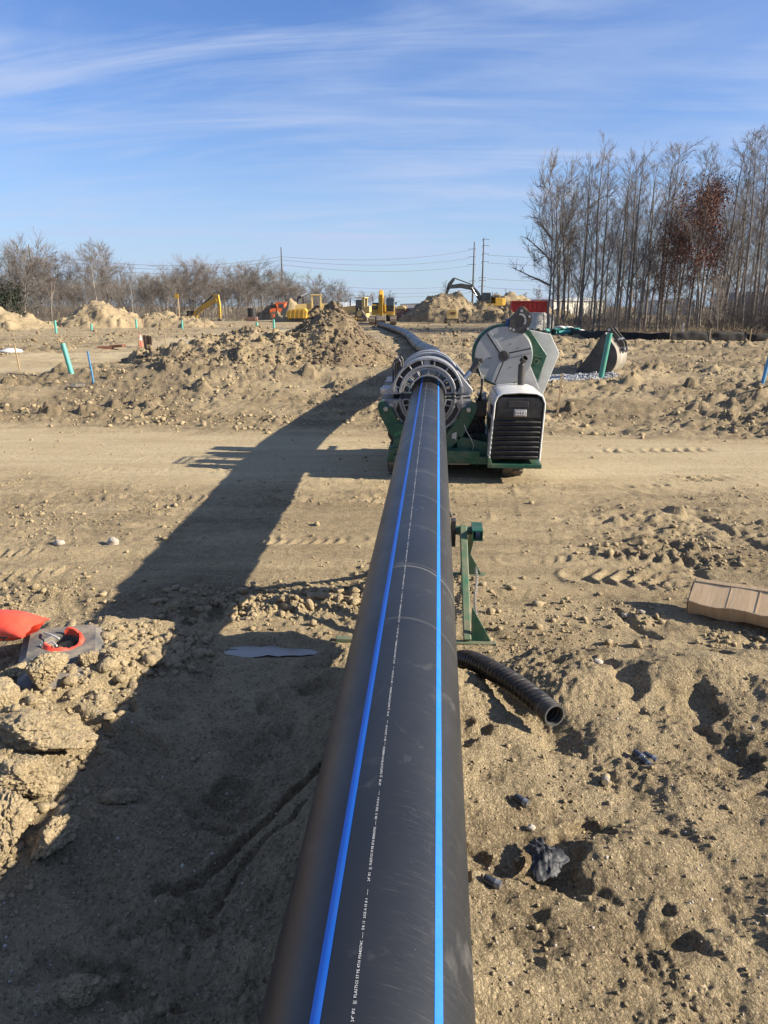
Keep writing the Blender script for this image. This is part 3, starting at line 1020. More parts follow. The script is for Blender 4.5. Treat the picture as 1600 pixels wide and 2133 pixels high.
def spoil(name, cx, cy, rx, ry, h, seed, label, rz=0.0, res=.07, m='mound_soil', lump=1.0, wet=.5, wet_side=0.0, peak=(0, 0), power=1.0, crumbs=0, cat='dirt pile', group=None, ridges=1.0):
    """A tipped heap of soil standing on the ground."""
    X0 = 1.35
    nx, ny = int(2 * X0 * rx / res), int(2 * X0 * ry / res)
    u, v = np.meshgrid(np.linspace(-X0, X0, nx), np.linspace(-X0, X0, ny))
    lx, ly = (u * rx).ravel(), (v * ry).ravel()
    c, s = math.cos(rz), math.sin(rz)
    gx, gy = cx + lx * c - ly * s, cy + lx * s + ly * c
    wu = u.ravel() - peak[0] * (1 - np.abs(u.ravel()) / X0) + .16 * fbm(gx / (rx * .5), gy / (ry * .5), seed, 4)
    wv = v.ravel() - peak[1] * (1 - np.abs(v.ravel()) / X0) + .16 * fbm(gx / (rx * .5) + 5, gy / (ry * .5) + 5, seed + 3, 4)
    d = np.hypot(wu, wv)
    prof = (np.clip(1.06 - np.sqrt(d * d + .030), 0, 1) * (1 + .35 * np.clip(d * (1 - d), 0, 1))) ** power
    prof = prof * (1 + .22 * ridges * fbm(gx / (rx * .5), gy / (ry * .5), seed + 9, 3))
    base = height(gx, gy, False)
    inside = 1 - smooth(.85, 1.2, d)
    ks = max(1.0, res / .06)
    ext = (lumps(gx, gy, .72 * ks ** .6, seed + 20, .34) * .9 + lumps(gx, gy, .34 * ks ** .7, seed + 30, .5) + lumps(gx, gy, .17 * ks ** .8, seed + 40, .6) * .9) * lump
    ext = ext + lump * (.16 * ks ** .5 * (np.abs(fbm(gx / (.9 * ks), gy / (.8 * ks), seed + 50, 5)) - .15) + .06 * fbm(gx / .3, gy / .3, seed + 55, 3))
    z = base + h * prof + ext * inside - .22 * smooth(.9, 1.15, d) - .02
    w = np.clip(wet + .25 * fbm(gx / 1.1, gy / 1.1, seed + 60, 3) + wet_side * smooth(-.1, .5, u.ravel()), 0, 1)
    V = np.stack([gx - cx, gy - cy, z], 1)
    i, j = np.meshgrid(np.arange(ny - 1), np.arange(nx - 1), indexing='ij')
    a = i * nx + j
    F = np.stack([a, a + 1, a + nx + 1, a + nx], -1).reshape(-1, 4)
    keep = (d[F] < 1.19).any(1)
    o = np_object(name, V, F[keep], M[m], smooth=True, attrs={'wet': w})
    o.location = (cx, cy, 0)
    if crumbs:
        rng = np.random.RandomState(seed)
        pick = rng.choice(np.where((d < 1.08) & (np.hypot(u.ravel(), v.ravel()) < 1.3))[0], crumbs)
        sz = np.exp(rng.normal(math.log(.032 * ks ** .6), .65, crumbs)).clip(.015, .22 * ks ** .7)
        jx, jy = rng.uniform(-.5, .5, crumbs) * res, rng.uniform(-.5, .5, crumbs) * res
        damp_side = (u.ravel()[pick] + .12 * rng.normal(size=crumbs) > .12) & (wet_side > .3)
        for sel, mm in ((~damp_side, SPOIL_CLOD if wet > .3 else M['clod']), (damp_side, DARK_CLOD)):
            if sel.any():
                q = pick[sel]
                scatter('broken_clods', lx[q] * c - ly[q] * s + jx[sel], lx[q] * s + ly[q] * c + jy[sel], sz[sel], 1, mm, seed + 3, sink=.15, zs=z[q], parent=o)
    return tag(o, label, cat, group)


DARK_CLOD = soil_material('damp_clod_soil', False, (0.19, 0.145, 0.10), (0.065, 0.048, 0.036), fine=40, wet_const=.55, bump=.8)
SPOIL_CLOD = soil_material('spoil_clod_soil', False, (0.29, 0.225, 0.135), (0.085, 0.064, 0.043), fine=40, wet_const=.4, bump=.8)
spoil('dirt_mound', -4.95, 30.5, 2.85, 3.0, 2.25, 500, 'big lumpy brown spoil heap left of the black pipe with damp dark right flank', res=.045, lump=.95, wet=.46, wet_side=.75, peak=(.06, 0), crumbs=4200)
spoil('dirt_mound', -8.3, 29.3, 4.9, 2.7, 1.45, 540, 'low ragged shoulder of lumpy soil on the left side of the big spoil heap', res=.05, lump=.9, wet=.46, crumbs=4200)
spoil('dirt_mound', -37.5, 80, 5.6, 4, 2.9, 600, 'pale tan heap at far left with a yellow sign post behind it, below the woods', res=.16, wet=.25, wet_side=-.1, peak=(-.1, 0), crumbs=380)
spoil('dirt_mound', -31.0, 82, 6.0, 3.5, 1.6, 640, 'low tan heap below the yellow excavator boom', res=.18, wet=.3, crumbs=380)
spoil('dirt_mound', -48.5, 74, 8.2, 4.5, 2.5, 660, 'wide heap streaked with pale grey rubble in front of the left woods', res=.18, wet=.3, wet_side=-.2, crumbs=380)
spoil('dirt_mound', -56.5, 73, 5.5, 4.0, 2.0, 690, 'ochre topped heap at the far left edge in front of the woods', res=.18, wet=.2, crumbs=380)
spoil('dirt_mound', -42.5, 55, 6.5, 2.5, .9, 720, 'low dark earth ridge beyond the far side of the left haul road', res=.14, wet=.5, crumbs=380)
spoil('dirt_mound', 0.9, 100, 6.6, 5, 4.2, 760, 'steep brown heap below the black excavator boom', res=.2, wet=.5, wet_side=-.3, peak=(-.15, 0), crumbs=380)
spoil('dirt_mound', 5.6, 99, 5.0, 4, 2.2, 790, 'rubble strewn lower end of the heap in front of the rusty steel panels', res=.2, lump=2.0, wet=.4, crumbs=380)
spoil('dirt_mound', 10.5, 128, 12, 6, 3.6, 820, 'long flat topped tan bank behind the yellow excavator body', res=.3, wet=.2, crumbs=380)
spoil('dirt_mound', -6.3, 112, 3.0, 3, 2.2, 850, 'small tan heap left of the maroon car', res=.25, wet=.2, crumbs=380)
spoil('dirt_mound', -24.5, 112, 6, 3, 2.6, 870, 'grey rubble heap behind the black tank and orange truck', res=.25, lump=2.0, wet=.45, crumbs=380)
spoil('dirt_mound', 11.0, 84, 5, 2.2, .95, 890, 'dark ragged earth and debris below the red container', res=.16, lump=1.8, wet=.8, crumbs=380)

# ------------------------------------------------------------------ the main pipe
PR = 0.305


def catmull(P, step):
    P = [Vector(p) for p in P]
    out = []
    for i in range(len(P) - 1):
        p0, p1, p2, p3 = P[max(i - 1, 0)], P[i], P[i + 1], P[min(i + 2, len(P) - 1)]
        n = max(2, int((p2 - p1).length / step))
        for k in range(n):
            t = k / n
            out.append(0.5 * ((2 * p1) + (p2 - p0) * t + (2 * p0 - 5 * p1 + 4 * p2 - p3) * t * t + (3 * p1 - p0 - 3 * p2 + p3) * t ** 3))
    out.append(P[-1])
    return out


def axis_near(y):
    return Vector((-.158 - .0074 * y, y, 1.033 + .02986 * y))


def build_pipe():
    root = thing('black_pipe', (axis_near(1.35).x, 1.35, 0), 'long black plastic pipe with blue stripes running through the green machine', 'pipe')
    far = [(-.283, 17.0, 1.50), (-.30, 20, 1.47), (-.33, 24, 1.36), (-.42, 30, 1.19), (-1.02, 36, 1.07), (-1.56, 42, 1.06), (-2.39, 52, 1.03), (-3.61, 62, 1.03), (-5.26, 72, 1.03), (-7.13, 83, 1.03)]
    path = [axis_near(1.30 + .25 * k) for k in range(58)]
    path = [p for p in path if p.y < 15.5]
    path += catmull([axis_near(15.5)] + [Vector(p) for p in far], .9)
    body = MB().hollow(path, PR, PR - .055, 56).build('pipe_wall', M['pe'], root, smooth=50)
    # extruded stripes lie proud of the wall
    for ang, nm in ((111.0, 0), (50.0, 1)):
        hw = 2.7
        vs, fs = [], []
        pts = [p for p in path if p.y < 27]
        for i, p in enumerate(pts):
            t = (pts[min(i + 1, len(pts) - 1)] - pts[max(i - 1, 0)]).normalized()
            s = t.cross(Vector((0, 0, 1))).normalized()
            w = s.cross(t)
            for k in range(4):
                a = R(ang - hw + 2 * hw * k / 3)
                vs.append(p + (s * math.cos(a) + w * math.sin(a)) * (PR + (.0016 if 0 < k < 3 else .0008)))
            for k in range(3):
                if i < len(pts) - 1:
                    b = i * 4 + k
                    fs.append((b, b + 4, b + 5, b + 1))
        MB().add(vs, fs).build('blue_stripe', M['stripe'], root, smooth=60)
    # ink-jet print line, reading away from the viewer
    cu = bpy.data.curves.new('print_text', 'FONT')
    cu.body = '24" IPS   |||  PLASTICS 57 PE 4710 PE445574C  -----  DR 11  2025 A 03 A 0   \u2014\u2014 '
    cu.size = .0105
    cu.resolution_u = 1
    cu.space_character = 1.12
    tmp = bpy.data.objects.new('print_text', cu)
    COL.objects.link(tmp)
    bpy.context.view_layer.update()
    tm = tmp.evaluated_get(bpy.context.evaluated_depsgraph_get()).to_mesh()
    tv = [v.co.copy() for v in tm.vertices]
    tf = [tuple(p.vertices) for p in tm.polygons]
    tmp.to_mesh_clear()
    bpy.data.objects.remove(tmp)
    width = max(v.x for v in tv) + .03
    pm = MB()
    y = 1.33
    while y < 12.9:
        q = []
        for v in tv:
            p = axis_near(y + v.x)
            an = R(93.0) + (v.y - .004) / PR
            q.append((p.x + math.cos(an) * (PR + .0011), p.y, p.z + math.sin(an) * (PR + .0011)))
        pm.add(q, tf)
        y += width
    pm.build('print_line', M['print'], root)
    # butt-fusion beads
    for yb in (22.5, 28.4, 36.2, 43.5, 50.5, 57.5, 65.0, 73.0):
        i = min(range(len(path)), key=lambda k: abs(path[k].y - yb))
        t = (path[i + 1] - path[i - 1]).normalized()
        MB().hollow([path[i] - t * .03, path[i] - t * .012, path[i] + t * .012, path[i] + t * .03], PR + .014, PR - .01, 40).build('fusion_bead', M['pe'], root, smooth=50)
    for k in (-.016, .016):
        p = axis_near(1.41 + k)
        t = Vector((-.0074, 1, .02986)).normalized()
    MB().hollow([axis_near(1.302), axis_near(1.314)], PR + .004, PR - .05, 56).build('cut_rim', M['pe'], root, smooth=50)
    return root


build_pipe()


# ------------------------------------------------------------------ fusion machine
def jaw(root, y0, th, lift, full_front):
    """One clamp jaw: hinged upper half with ribs, fixed lower half."""
    c = axis_near(y0 + th / 2)
    cx, cz = c.x, c.z
    zc = cz + lift
    up = MB()
    yf, yb = y0, y0 + th
    up.sector(cx, zc, .602, .645, 2, 176, yf, yb)
    up.sector(cx, zc, .478, .520, 0, 180, yf, yb)
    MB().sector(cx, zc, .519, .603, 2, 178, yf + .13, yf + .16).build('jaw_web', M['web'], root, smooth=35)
    for a in (28, 52, 78, 101, 124, 148, 168):
        up.spoke(cx, zc, .518, .604, a, .024, yf + .004, yf + .14)
    up.spoke(cx, zc, .515, .61, 92, .12, yf + .03, yf + .13)
    # hinge lug on the right, latch lug on the left
    up.prism([(cx + .515, zc + .0), (cx + .80, zc + .0), (cx + .82, zc + .05), (cx + .80, zc + .10), (cx + .56, zc + .37), (cx + .50, zc + .39), (cx + .60, zc + .16)], yf + .01, yb - .01)
    up.prism([(cx - .86, zc - .01), (cx - .52, zc - .01), (cx - .57, zc + .18), (cx - .63, zc + .20), (cx - .70, zc + .09), (cx - .86, zc + .09)], yf + .01, yb - .01)
    j = up.build('upper_jaw', M['jaw'], root, bevel=.006, smooth=35)
    ins = MB()
    ins.sector(cx, zc, .434, .474, 2, 178, yf + .012, yb)
    ins.sector(cx, zc, .318, .346, 0, 180, yf + .012, yb)
    for a in (3, 20, 38, 60, 88, 116, 138, 158, 177):
        ins.spoke(cx, zc, .344, .437, a, .022, yf + .014, yb - .03)
    ins.prism([(cx - .035, zc + .345), (cx + .035, zc + .345), (cx, zc + .41)], yf + .02, yf + .05)
    ins.build('upper_insert', M['jaw'], j, bevel=.005, smooth=35)
    if full_front:
        bl = MB()
        for k, a in enumerate((12, 35, 60, 80, 104, 126, 150, 170)):
            x, z = cx + .623 * math.cos(R(a)), zc + .623 * math.sin(R(a))
            bl.cyl((x, yf - .008, z), (x, yf + .01, z), .011, n=8)
        for x, z in ((cx + .77, zc + .05), (cx - .82, zc + .04), (cx - .60, zc + .05), (cx + .62, zc + .12)):
            bl.cyl((x, yf - .012, z), (x, yf + .03, z), .024, n=12)
        bl.build('bolt', M['steel'], j, smooth=40)['kind'] = 'stuff'
    lo = MB()
    zc = cz
    lo.sector(cx, zc, .60, .645, 183, 357, yf, yb)
    lo.sector(cx, zc, .478, .520, 180, 360, yf, yb)
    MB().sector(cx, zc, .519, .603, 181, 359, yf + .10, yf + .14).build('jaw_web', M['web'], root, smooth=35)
    lo.prism([(cx + .50, zc - .02), (cx + .80, zc - .02), (cx + .80, zc - .22), (cx + .58, zc - .24)], yf + .01, yb - .01)
    lo.prism([(cx - .84, zc - .02), (cx - .50, zc - .02), (cx - .58, zc - .24), (cx - .84, zc - .20)], yf + .01, yb - .01)
    lj = lo.build('lower_jaw', M['jaw'], root, bevel=.006, smooth=35)
    ins = MB()
    ins.sector(cx, zc, .434, .474, 182, 358, yf + .012, yb)
    ins.sector(cx, zc, .318, .346, 182, 358, yf + .012, yb)
    for a in (183, 198, 218, 240, 270, 300, 322, 342, 357):
        ins.spoke(cx, zc, .344, .437, a, .022, yf + .014, yb - .03)
    ins.build('lower_insert', M['jaw'], lj, bevel=.005, smooth=35)
    if full_front:
        bl = MB()
        for sx in (-1, 1):
            for dx, dz in ((.58, -.06), (.77, -.06), (.77, -.19), (.66, -.13)):
                r = .042 if dx == .66 else .02
                bl.cyl((cx + sx * dx, yf - .02, zc + dz), (cx + sx * dx, yf + .03, zc + dz), r, n=14)
        bl.build('bolt', M['steel'], lj, smooth=40)['kind'] = 'stuff'


def build_machine():
    root = thing('fusion_machine', (.5, 13.9, 0), 'green pipe fusion machine with white engine hood, clamped round the black pipe', 'machine')
    # crawler tracks
    for tx in (-.95, 1.14):
        prof = []
        y0, y1, z0, z1 = 12.98, 15.5, .035, .56
        r = (z1 - z0) / 2
        for k in range(13):
            a = R(90 + 180 * k / 12)
            prof.append((y0 + r + r * math.cos(a), z0 + r + r * math.sin(a)))
        for k in range(13):
            a = R(-90 + 180 * k / 12)
            prof.append((y1 - r + r * math.cos(a), z0 + r + r * math.sin(a)))
        tr = MB().prismx(prof, tx, tx + .36).build('crawler_track', M['rubber'], root, bevel=.015, smooth=40)
        lug = MB()
        n = 22
        per = 2 * (y1 - y0 - 2 * r) + 2 * PI * r
        for i in range(n * 2):
            s = per * (i / (n * 2))
            La = y1 - y0 - 2 * r
            if s < La:
                p, nrm = (y0 + r + s, z0), (0, -1)
            elif s < La + PI * r:
                a = R(-90) + (s - La) / r
                p, nrm = (y1 - r + r * math.cos(a), z0 + r + r * math.sin(a)), (math.cos(a), math.sin(a))
            elif s < 2 * La + PI * r:
                p, nrm = (y1 - r - (s - La - PI * r), z1), (0, 1)
            else:
                a = R(90) + (s - 2 * La - PI * r) / r
                p, nrm = (y0 + r + r * math.cos(a), z0 + r + r * math.sin(a)), (math.cos(a), math.sin(a))
            ang = math.atan2(nrm[1], nrm[0])
            off = .0 if i % 2 else .19
            M3 = Matrix.Rotation(ang, 3, 'X') @ Matrix.Rotation(R(8 if i % 2 else -8), 3, 'Y')
            lug.box((tx + .088 + off, p[0] + nrm[0] * .012, p[1] + nrm[1] * .012), (.165, .045, .062), M3)
        lug.build('track_lug', M['rubber'], tr, bevel=.006)
        w = MB()
        for yy in (13.25, 13.8, 14.25, 14.7, 15.2):
            w.cyl((tx - .02, yy, .25), (tx + .38, yy, .25), .17 if yy not in (13.25, 15.2) else .21, n=18)
        w.build('track_wheel', M['dark_steel'], tr, bevel=.006, smooth=40)
    # chassis
    ch = MB()
    ch.box((.10, 14.2, .36), (1.9, 2.7, .14)).box((-.1, 12.92, .42), (1.30, .10, .24)).box((.42, 12.86, .46), (.58, .04, .16))
    ch.prism([(.30, .30), (1.0, .30), (1.04, .62), (.30, .78)], 13.02, 13.08)
    ch.box((-.55, 13.25, .72), (.62, .5, .55)).box((.45, 14.3, .62), (.9, 2.0, .30))
    ch.prism([(-1.0, .30), (-.62, .28), (-.55, .85), (-.82, .72)], 12.98, 13.06)
    ch.box((-.2, 14.25, .72), (1.15, 2.1, .36)).box((-.2, 14.1, .5), (1.5, 2.3, .12))
    c_ = ch.build('chassis', M['green'], root, bevel=.012)
    MB().box((-.1, 12.875, .305), (1.26, .05, .05)).build('muddy_skid_edge', M['clod'], c_, bevel=.006)
    # green cradle arms that carry the front jaws
    c = axis_near(13.1)
    for s in (-1, 1):
        P = [(.80, .005), (.88, -.02), (.90, -.10), (.86, -.26), (.66, -.62), (.44, -.86), (.20, -1.0), (.20, -.72), (.36, -.58), (.52, -.36), (.60, -.20), (.64, -.12), (.70, -.09)]
        poly = [(c.x + s * px, c.z - .03 + pz) for px, pz in P]
        if s > 0:
            poly = poly[::-1]
        a = MB().prism(poly, 13.02, 13.09).build('cradle_arm', M['green'], root, bevel=.012)
        MB().cyl((c.x + s * .745, 12.985, c.z - .17), (c.x + s * .745, 13.1, c.z - .17), .042, n=18).build('pivot_pin', M['steel'], a, bevel=.006, smooth=40)
    for y0, ff, th in ((13.14, True, .24), (13.56, False, .30), (14.35, False, .30), (14.86, False, .30)):
        jaw(root, y0, th, .085 if ff else .06, ff)
    # guide rods and hydraulic cylinders
    for s in (-1, 1):
        MB().cyl((c.x + s * .69, 13.2, c.z - .15), (c.x + s * .69, 15.6, c.z - .08), .045, n=16).build('guide_rod', M['steel'], root, smooth=40)
    cl = MB().cyl((.30, 13.32, 1.62), (.62, 13.36, 2.02), .042, n=14).build('clamp_cylinder', M['steel'], root, smooth=40)
    MB().cyl((.52, 13.35, 1.90), (.66, 13.36, 2.075), .052, n=14).box((.68, 13.36, 2.10), (.10, .09, .08)).build('cylinder_head', M['dark_steel'], cl, bevel=.006, smooth=40)
    MB().beam((.47, 13.5, 1.82), (.63, 13.5, 2.14), .07, .05).beam((.40, 13.5, 1.78), (.50, 13.5, 1.90), .05).build('locking_lever', M['dark_steel'], root, bevel=.008)
    # hose guide on the left
    cg = MB()
    for y in (13.42, 14.1):
        cg.tube([(-.90, y, 1.52), (-.90, y, 2.03), (-.86, y, 2.09), (-.79, y, 2.11), (-.76, y, 2.06), (-.76, y, 1.55)], .016, 8)
    for z in (1.66, 1.84, 2.0):
        cg.tube([(-.90, 13.42, z), (-.90, 14.1, z)], .013, 6)
    cg.tube([(-.84, 13.42, 2.105), (-.84, 14.1, 2.105)], .02, 8)
    cg.build('hose_guide', M['black'], root, smooth=50)
    hs = MB()
    for k in range(5):
        x = -.85 + .02 * k
        hs.tube([(x, 13.5 + .08 * k, 2.05), (x - .02, 13.6 + .08 * k, 1.7), (x - .04, 13.4, 1.3), (x - .05, 13.3, .9), (x + .05, 13.25, .62)], .015, 7)
    hs.build('hydraulic_hose', M['black'], root, smooth=60)
    MB().prism([(-.98, 1.02), (-.86, .98), (-.60, .52), (-.62, .34), (-.74, .34), (-.98, .74)], 13.2, 13.5).build('left_valve_box', M['black'], root, bevel=.012)
    # dark engine-side machinery between jaws and hood
    vb = MB().box((.56, 13.75, .95), (.52, .5, .55)).box((.38, 13.55, .72), (.30, .3, .35)).box((.73, 13.4, 1.25), (.20, .22, .3)).box((.66, 13.35, .62), (.14, .16, .34))
    v_ = vb.build('valve_block', M['black'], root, bevel=.012)
    f_ = MB()
    for k in range(4):
        f_.cyl((.42 + k * .07, 13.36, 1.02 + .02 * (k % 2)), (.42 + k * .07, 13.48, 1.02), .02, n=10)
    for k in range(5):
        f_.cyl((.48 + k * .05, 13.46, 1.13), (.48 + k * .05, 13.52, 1.13), .014, n=8)
    f_.build('hose_fitting', M['dark_steel'], v_, smooth=40)
    h2 = MB()
    rnd = random.Random(3)
    for k in range(9):
        x = .34 + .055 * k
        h2.tube([(x, 13.4, 1.0 + .03 * (k % 3)), (x + .03, 13.22, .92), (x + rnd.uniform(-.05, .05), 13.15, .72), (x + rnd.uniform(-.06, .08), 13.2, .50)], .013, 7)
    for k in range(4):
        h2.tube([(.62 - .02 * k, 13.4, 2.05 - .05 * k), (.70 + .02 * k, 13.3, 1.85), (.72, 13.2, 1.62), (.66 + .02 * k, 13.3, 1.38), (.7, 13.5, 1.2)], .013, 7)
    h2.build('hydraulic_hose', M['black'], root, smooth=60)
    MB().tube([(.42, 13.0, .98), (.46, 12.97, .88), (.55, 12.95, .74), (.60, 12.95, .62), (.58, 12.97, .52), (.53, 13.0, .46)], .009, 7).build('grey_cable', M['cable'], root, smooth=60)
    MB().prism([(.20, .82), (.29, .86), (.28, .72), (.20, .74)], 12.98, 13.0).build('label_plate', M['pale_plate'], root)
    MB().box((.74, 13.5, 1.48), (.16, .2, .08)).cyl((.72, 13.35, 1.40), (.80, 13.35, 1.44), .04, n=12).box((.78, 13.42, 1.36), (.05, .1, .14)).build('filter_head', M['jaw'], root, bevel=.01, smooth=40)
    # engine deck and hood
    MB().box((1.31, 13.35, .345), (.92, 1.72, .075)).prism([(.83, .31), (.90, .31), (.90, .42), (.83, .56)], 12.49, 12.55).build('engine_deck', M['green'], root, bevel=.01)
    yf = 12.52

    def shell(off, top):
        return [(.845 + off, .45), (.905 + off, 1.45), (.955 + off * .8, 1.575 - off), (1.05, 1.615 + top - off), (1.34, 1.635 + top - off), (1.62, 1.62 + top - off), (1.73 - off * .8, 1.575 - off), (1.785 - off, 1.44), (1.745 - off, .45)]
    o_, i_ = shell(0, 0), shell(.028, 0)
    hood = MB()
    n = len(o_)
    vs = [(x, yf, z) for x, z in o_] + [(x, yf + 1.45, z) for x, z in o_] + [(x, yf, z) for x, z in i_] + [(x, yf + .12, z) for x, z in i_]
    fs = []
    for k in range(n - 1):
        fs.append((k, k + 1, n + k + 1, n + k))
        fs.append((k, 2 * n + k, 2 * n + k + 1, k + 1))
        fs.append((2 * n + k, 3 * n + k, 3 * n + k + 1, 2 * n + k + 1))
    fs.append(tuple(n + k for k in range(n)))
    hood.add(vs, [f[::-1] for f in fs])
    h_ = hood.build('engine_hood', M['white'], root, bevel=.018, smooth=50, seg=3)
    MB().box((.94, 13.25, 1.585), (.006, 1.4, .03), Matrix.Rotation(R(-25), 3, 'Y')).build('hood_seam', M['black'], h_)
    MB().box((.868, 13.2, 1.02), (.02, .8, .26), Matrix.Rotation(R(-3.4), 3, 'Y')).box((.88, 12.8, 1.30), (.02, .3, .18), Matrix.Rotation(R(-3.4), 3, 'Y')).build('side_vent', M['black'], h_, bevel=.006)
    g = MB()
    g.prism([(.875, .455), (.935, 1.44), (.985, 1.545), (1.66, 1.55), (1.757, 1.44), (1.715, .455)], yf + .045, yf + .3)
    gr = g.build('grille', M['black'], root, bevel=.012)
    # black upper panel with the lamp
    MB().prism([(.945, 1.18), (.957, 1.46), (1.0, 1.535), (1.66, 1.54), (1.735, 1.46), (1.725, 1.18)], yf + .006, yf + .06).build('upper_panel', M['black'], gr, bevel=.02, seg=3)
    MB().box((1.32, yf + .008, 1.425), (.34, .02, .105)).build('badge_recess', M['dark_steel'], gr, bevel=.006)
    lm = MB().box((1.35, yf - .008, 1.275), (.225, .05, .13)).build('work_light', M['jaw'], gr, bevel=.022, seg=3)
    ll = MB()
    for ix in range(4):
        for iz in range(2):
            ll.box((1.35 - .063 + ix * .042, yf - .036, 1.275 - .022 + iz * .044), (.036, .012, .036))
    ll.build('lamp_lens', M['lens'], lm, bevel=.005)
    for k in range(8):
        z = 1.115 - k * .087
        x0 = .925 - (1.115 - z) * .06
        x1 = 1.735 - (1.115 - z) * .035
        p = []
        for q in range(7):
            a = R(-80 + 160 * q / 6)
            p.append((yf + .06 - .075 * math.cos(a), z + .03 * math.sin(a)))
        p += [(yf + .07, z + .03), (yf + .07, z - .03)]
        lv = MB()
        nn = len(p)
        V_ = []
        for x, sc in ((x0, .25), (x0 + .075, 1), (x1 - .03, 1), (x1, .5)):
            for (yy, zz) in p:
                V_.append((x, yf + .07 + (yy - yf - .07) * sc, z + (zz - z) * (.5 + .5 * sc)))
        F_ = []
        for b in range(3):
            for q in range(nn):
                q2 = (q + 1) % nn
                F_.append((b * nn + q, b * nn + q2, (b + 1) * nn + q2, (b + 1) * nn + q))
        F_.append(tuple(range(nn - 1, -1, -1)))
        F_.append(tuple(3 * nn + q for q in range(nn)))
        lv.add(V_, [f[::-1] for f in F_]).build('louvre', M['black'], gr, smooth=50)
    MB().hollow([(1.47, 13.75, 1.58), (1.47, 13.75, 2.0), (1.48, 13.72, 2.07), (1.52, 13.66, 2.13)], .062, .052, 20).build('exhaust_stack', M['dark_steel'], root, smooth=50)
    # facer
    fx, fz, fy = 1.15, 2.14, 14.0
    arm = MB().prism([(1.33, 1.52), (1.86, 1.52), (1.66, 1.97), (1.55, 1.97)], 14.06, 14.12)
    arm.build('pivot_plate', M['pale_plate'], root, bevel=.008)
    fb = MB().cyl((fx - .02, fy + .05, fz + .01), (fx - .02, fy + .28, fz + .01), .575, n=56)
    fb.prism([(1.0, 2.70), (1.50, 2.66), (1.66, 2.60), (2.0, 2.14), (1.84, 1.62), (1.45, 1.55), (1.1, 1.62)], fy + .29, fy + .40)
    fbo = fb.build('facer_body', M['green'], root, bevel=.01, smooth=40)
    MB().box((1.72, fy + .283, 2.14), (.46, .012, .016), Matrix.Rotation(R(12), 3, 'Y')).sector(1.80, 2.02, .04, .055, 0, 360, fy + .27, fy + .285).build('body_rib', M['green_light'], fbo)
    MB().beam((1.66, fy + .26, 1.93), (1.83, fy + .26, 1.66), .03, .02).build('edge_strip', M['pale_plate'], fbo)
    d = MB().cyl((fx, fy, fz), (fx, fy + .045, fz), .54, n=72).build('facer_disc', M['disc'], root, bevel=.008, smooth=40)
    for a in (125, 12, 250):
        ca, sa = math.cos(R(a)), math.sin(R(a))
        px, pz = -sa, ca
        MB().beam((fx + ca * .10 + px * .035, fy - .004, fz + sa * .10 + pz * .035), (fx + ca * .52 + px * .035, fy - .004, fz + sa * .52 + pz * .035), .02, .012, up=(0, 1, 0)).build('blade_slot', M['black'], d)
        MB().beam((fx + ca * .11 - px * .012, fy - .008, fz + sa * .11 - pz * .012), (fx + ca * .53 - px * .012, fy - .008, fz + sa * .53 - pz * .012), .062, .016, up=(0, 1, 0)).build('facer_blade', M['disc'], d, bevel=.003)
    hb = MB().cyl((fx, fy - .03, fz), (fx, fy + .01, fz), .098, n=32).build('facer_hub', M['dark_steel'], d, bevel=.006, smooth=40)
    sp = MB()
    for a in (95, 215, 335):
        sp.spoke(fx, fz, .0, .09, a, .018, fy - .036, fy - .028)
    sp.build('hub_web', M['black'], hb)
    bt = MB()
    for k, (rr_, aa) in enumerate(((.25, 62), (.25, 5), (.25, -58), (.25, -118), (.25, 190), (.29, 190), (.25, 128), (.30, 30))):
        bt.cyl((fx + rr_ * math.cos(R(aa)), fy - .004, fz + rr_ * math.sin(R(aa))), (fx + rr_ * math.cos(R(aa)), fy + .01, fz + rr_ * math.sin(R(aa))), .011, n=8)
    bt.cyl((fx - .49, fy + .03, fz + .27), (fx - .49, fy + .06, fz + .27), .03, n=14)
    bt.build('bolt', M['dark_steel'], d, smooth=40)['kind'] = 'stuff'
    MB().prism([(1.68, 2.60), (2.08, 2.52), (2.27, 2.16), (1.98, 1.30), (1.70, 1.30), (1.90, 1.62), (2.0, 2.12)], 14.56, 14.64).build('guard_plate', M['guard'], root, bevel=.008)
    bk = MB()
    for y in (13.98, 14.22):
        bk.prism([(1.22, 2.62), (1.24, 2.82), (1.44, 3.04), (1.64, 2.90), (1.64, 2.76), (1.56, 2.60), (1.50, 2.55), (1.34, 2.57)][::-1], y, y + .035)
    bko = bk.build('mount_bracket', M['dark_steel'], root, bevel=.006)
    sl = MB()
    for k in range(7):
        a = R(-40 + 20 * k)
        sl.beam((1.42 + .10 * math.cos(a), 13.972, 2.79 + .11 * math.sin(a)), (1.42 + .10 * math.cos(a + R(20)), 13.972, 2.79 + .11 * math.sin(a + R(20))), .03, .014, up=(0, 1, 0))
    sl.build('curved_slot', M['steel'], bko)
    bb = MB()
    for x, z in ((1.25, 2.64), (1.31, 2.62), (1.57, 2.64), (1.59, 2.86), (1.44, 2.96)):
        bb.cyl((x, 13.955, z), (x, 14.0, z), .024, n=12)
    bb.build('bolt', M['steel'], bko, smooth=40)['kind'] = 'stuff'
    MB().box((1.24, 14.1, 2.73), (.14, .16, .17)).build('blue_motor', M['blue_part'], bko, bevel=.01)
    return root


build_machine()

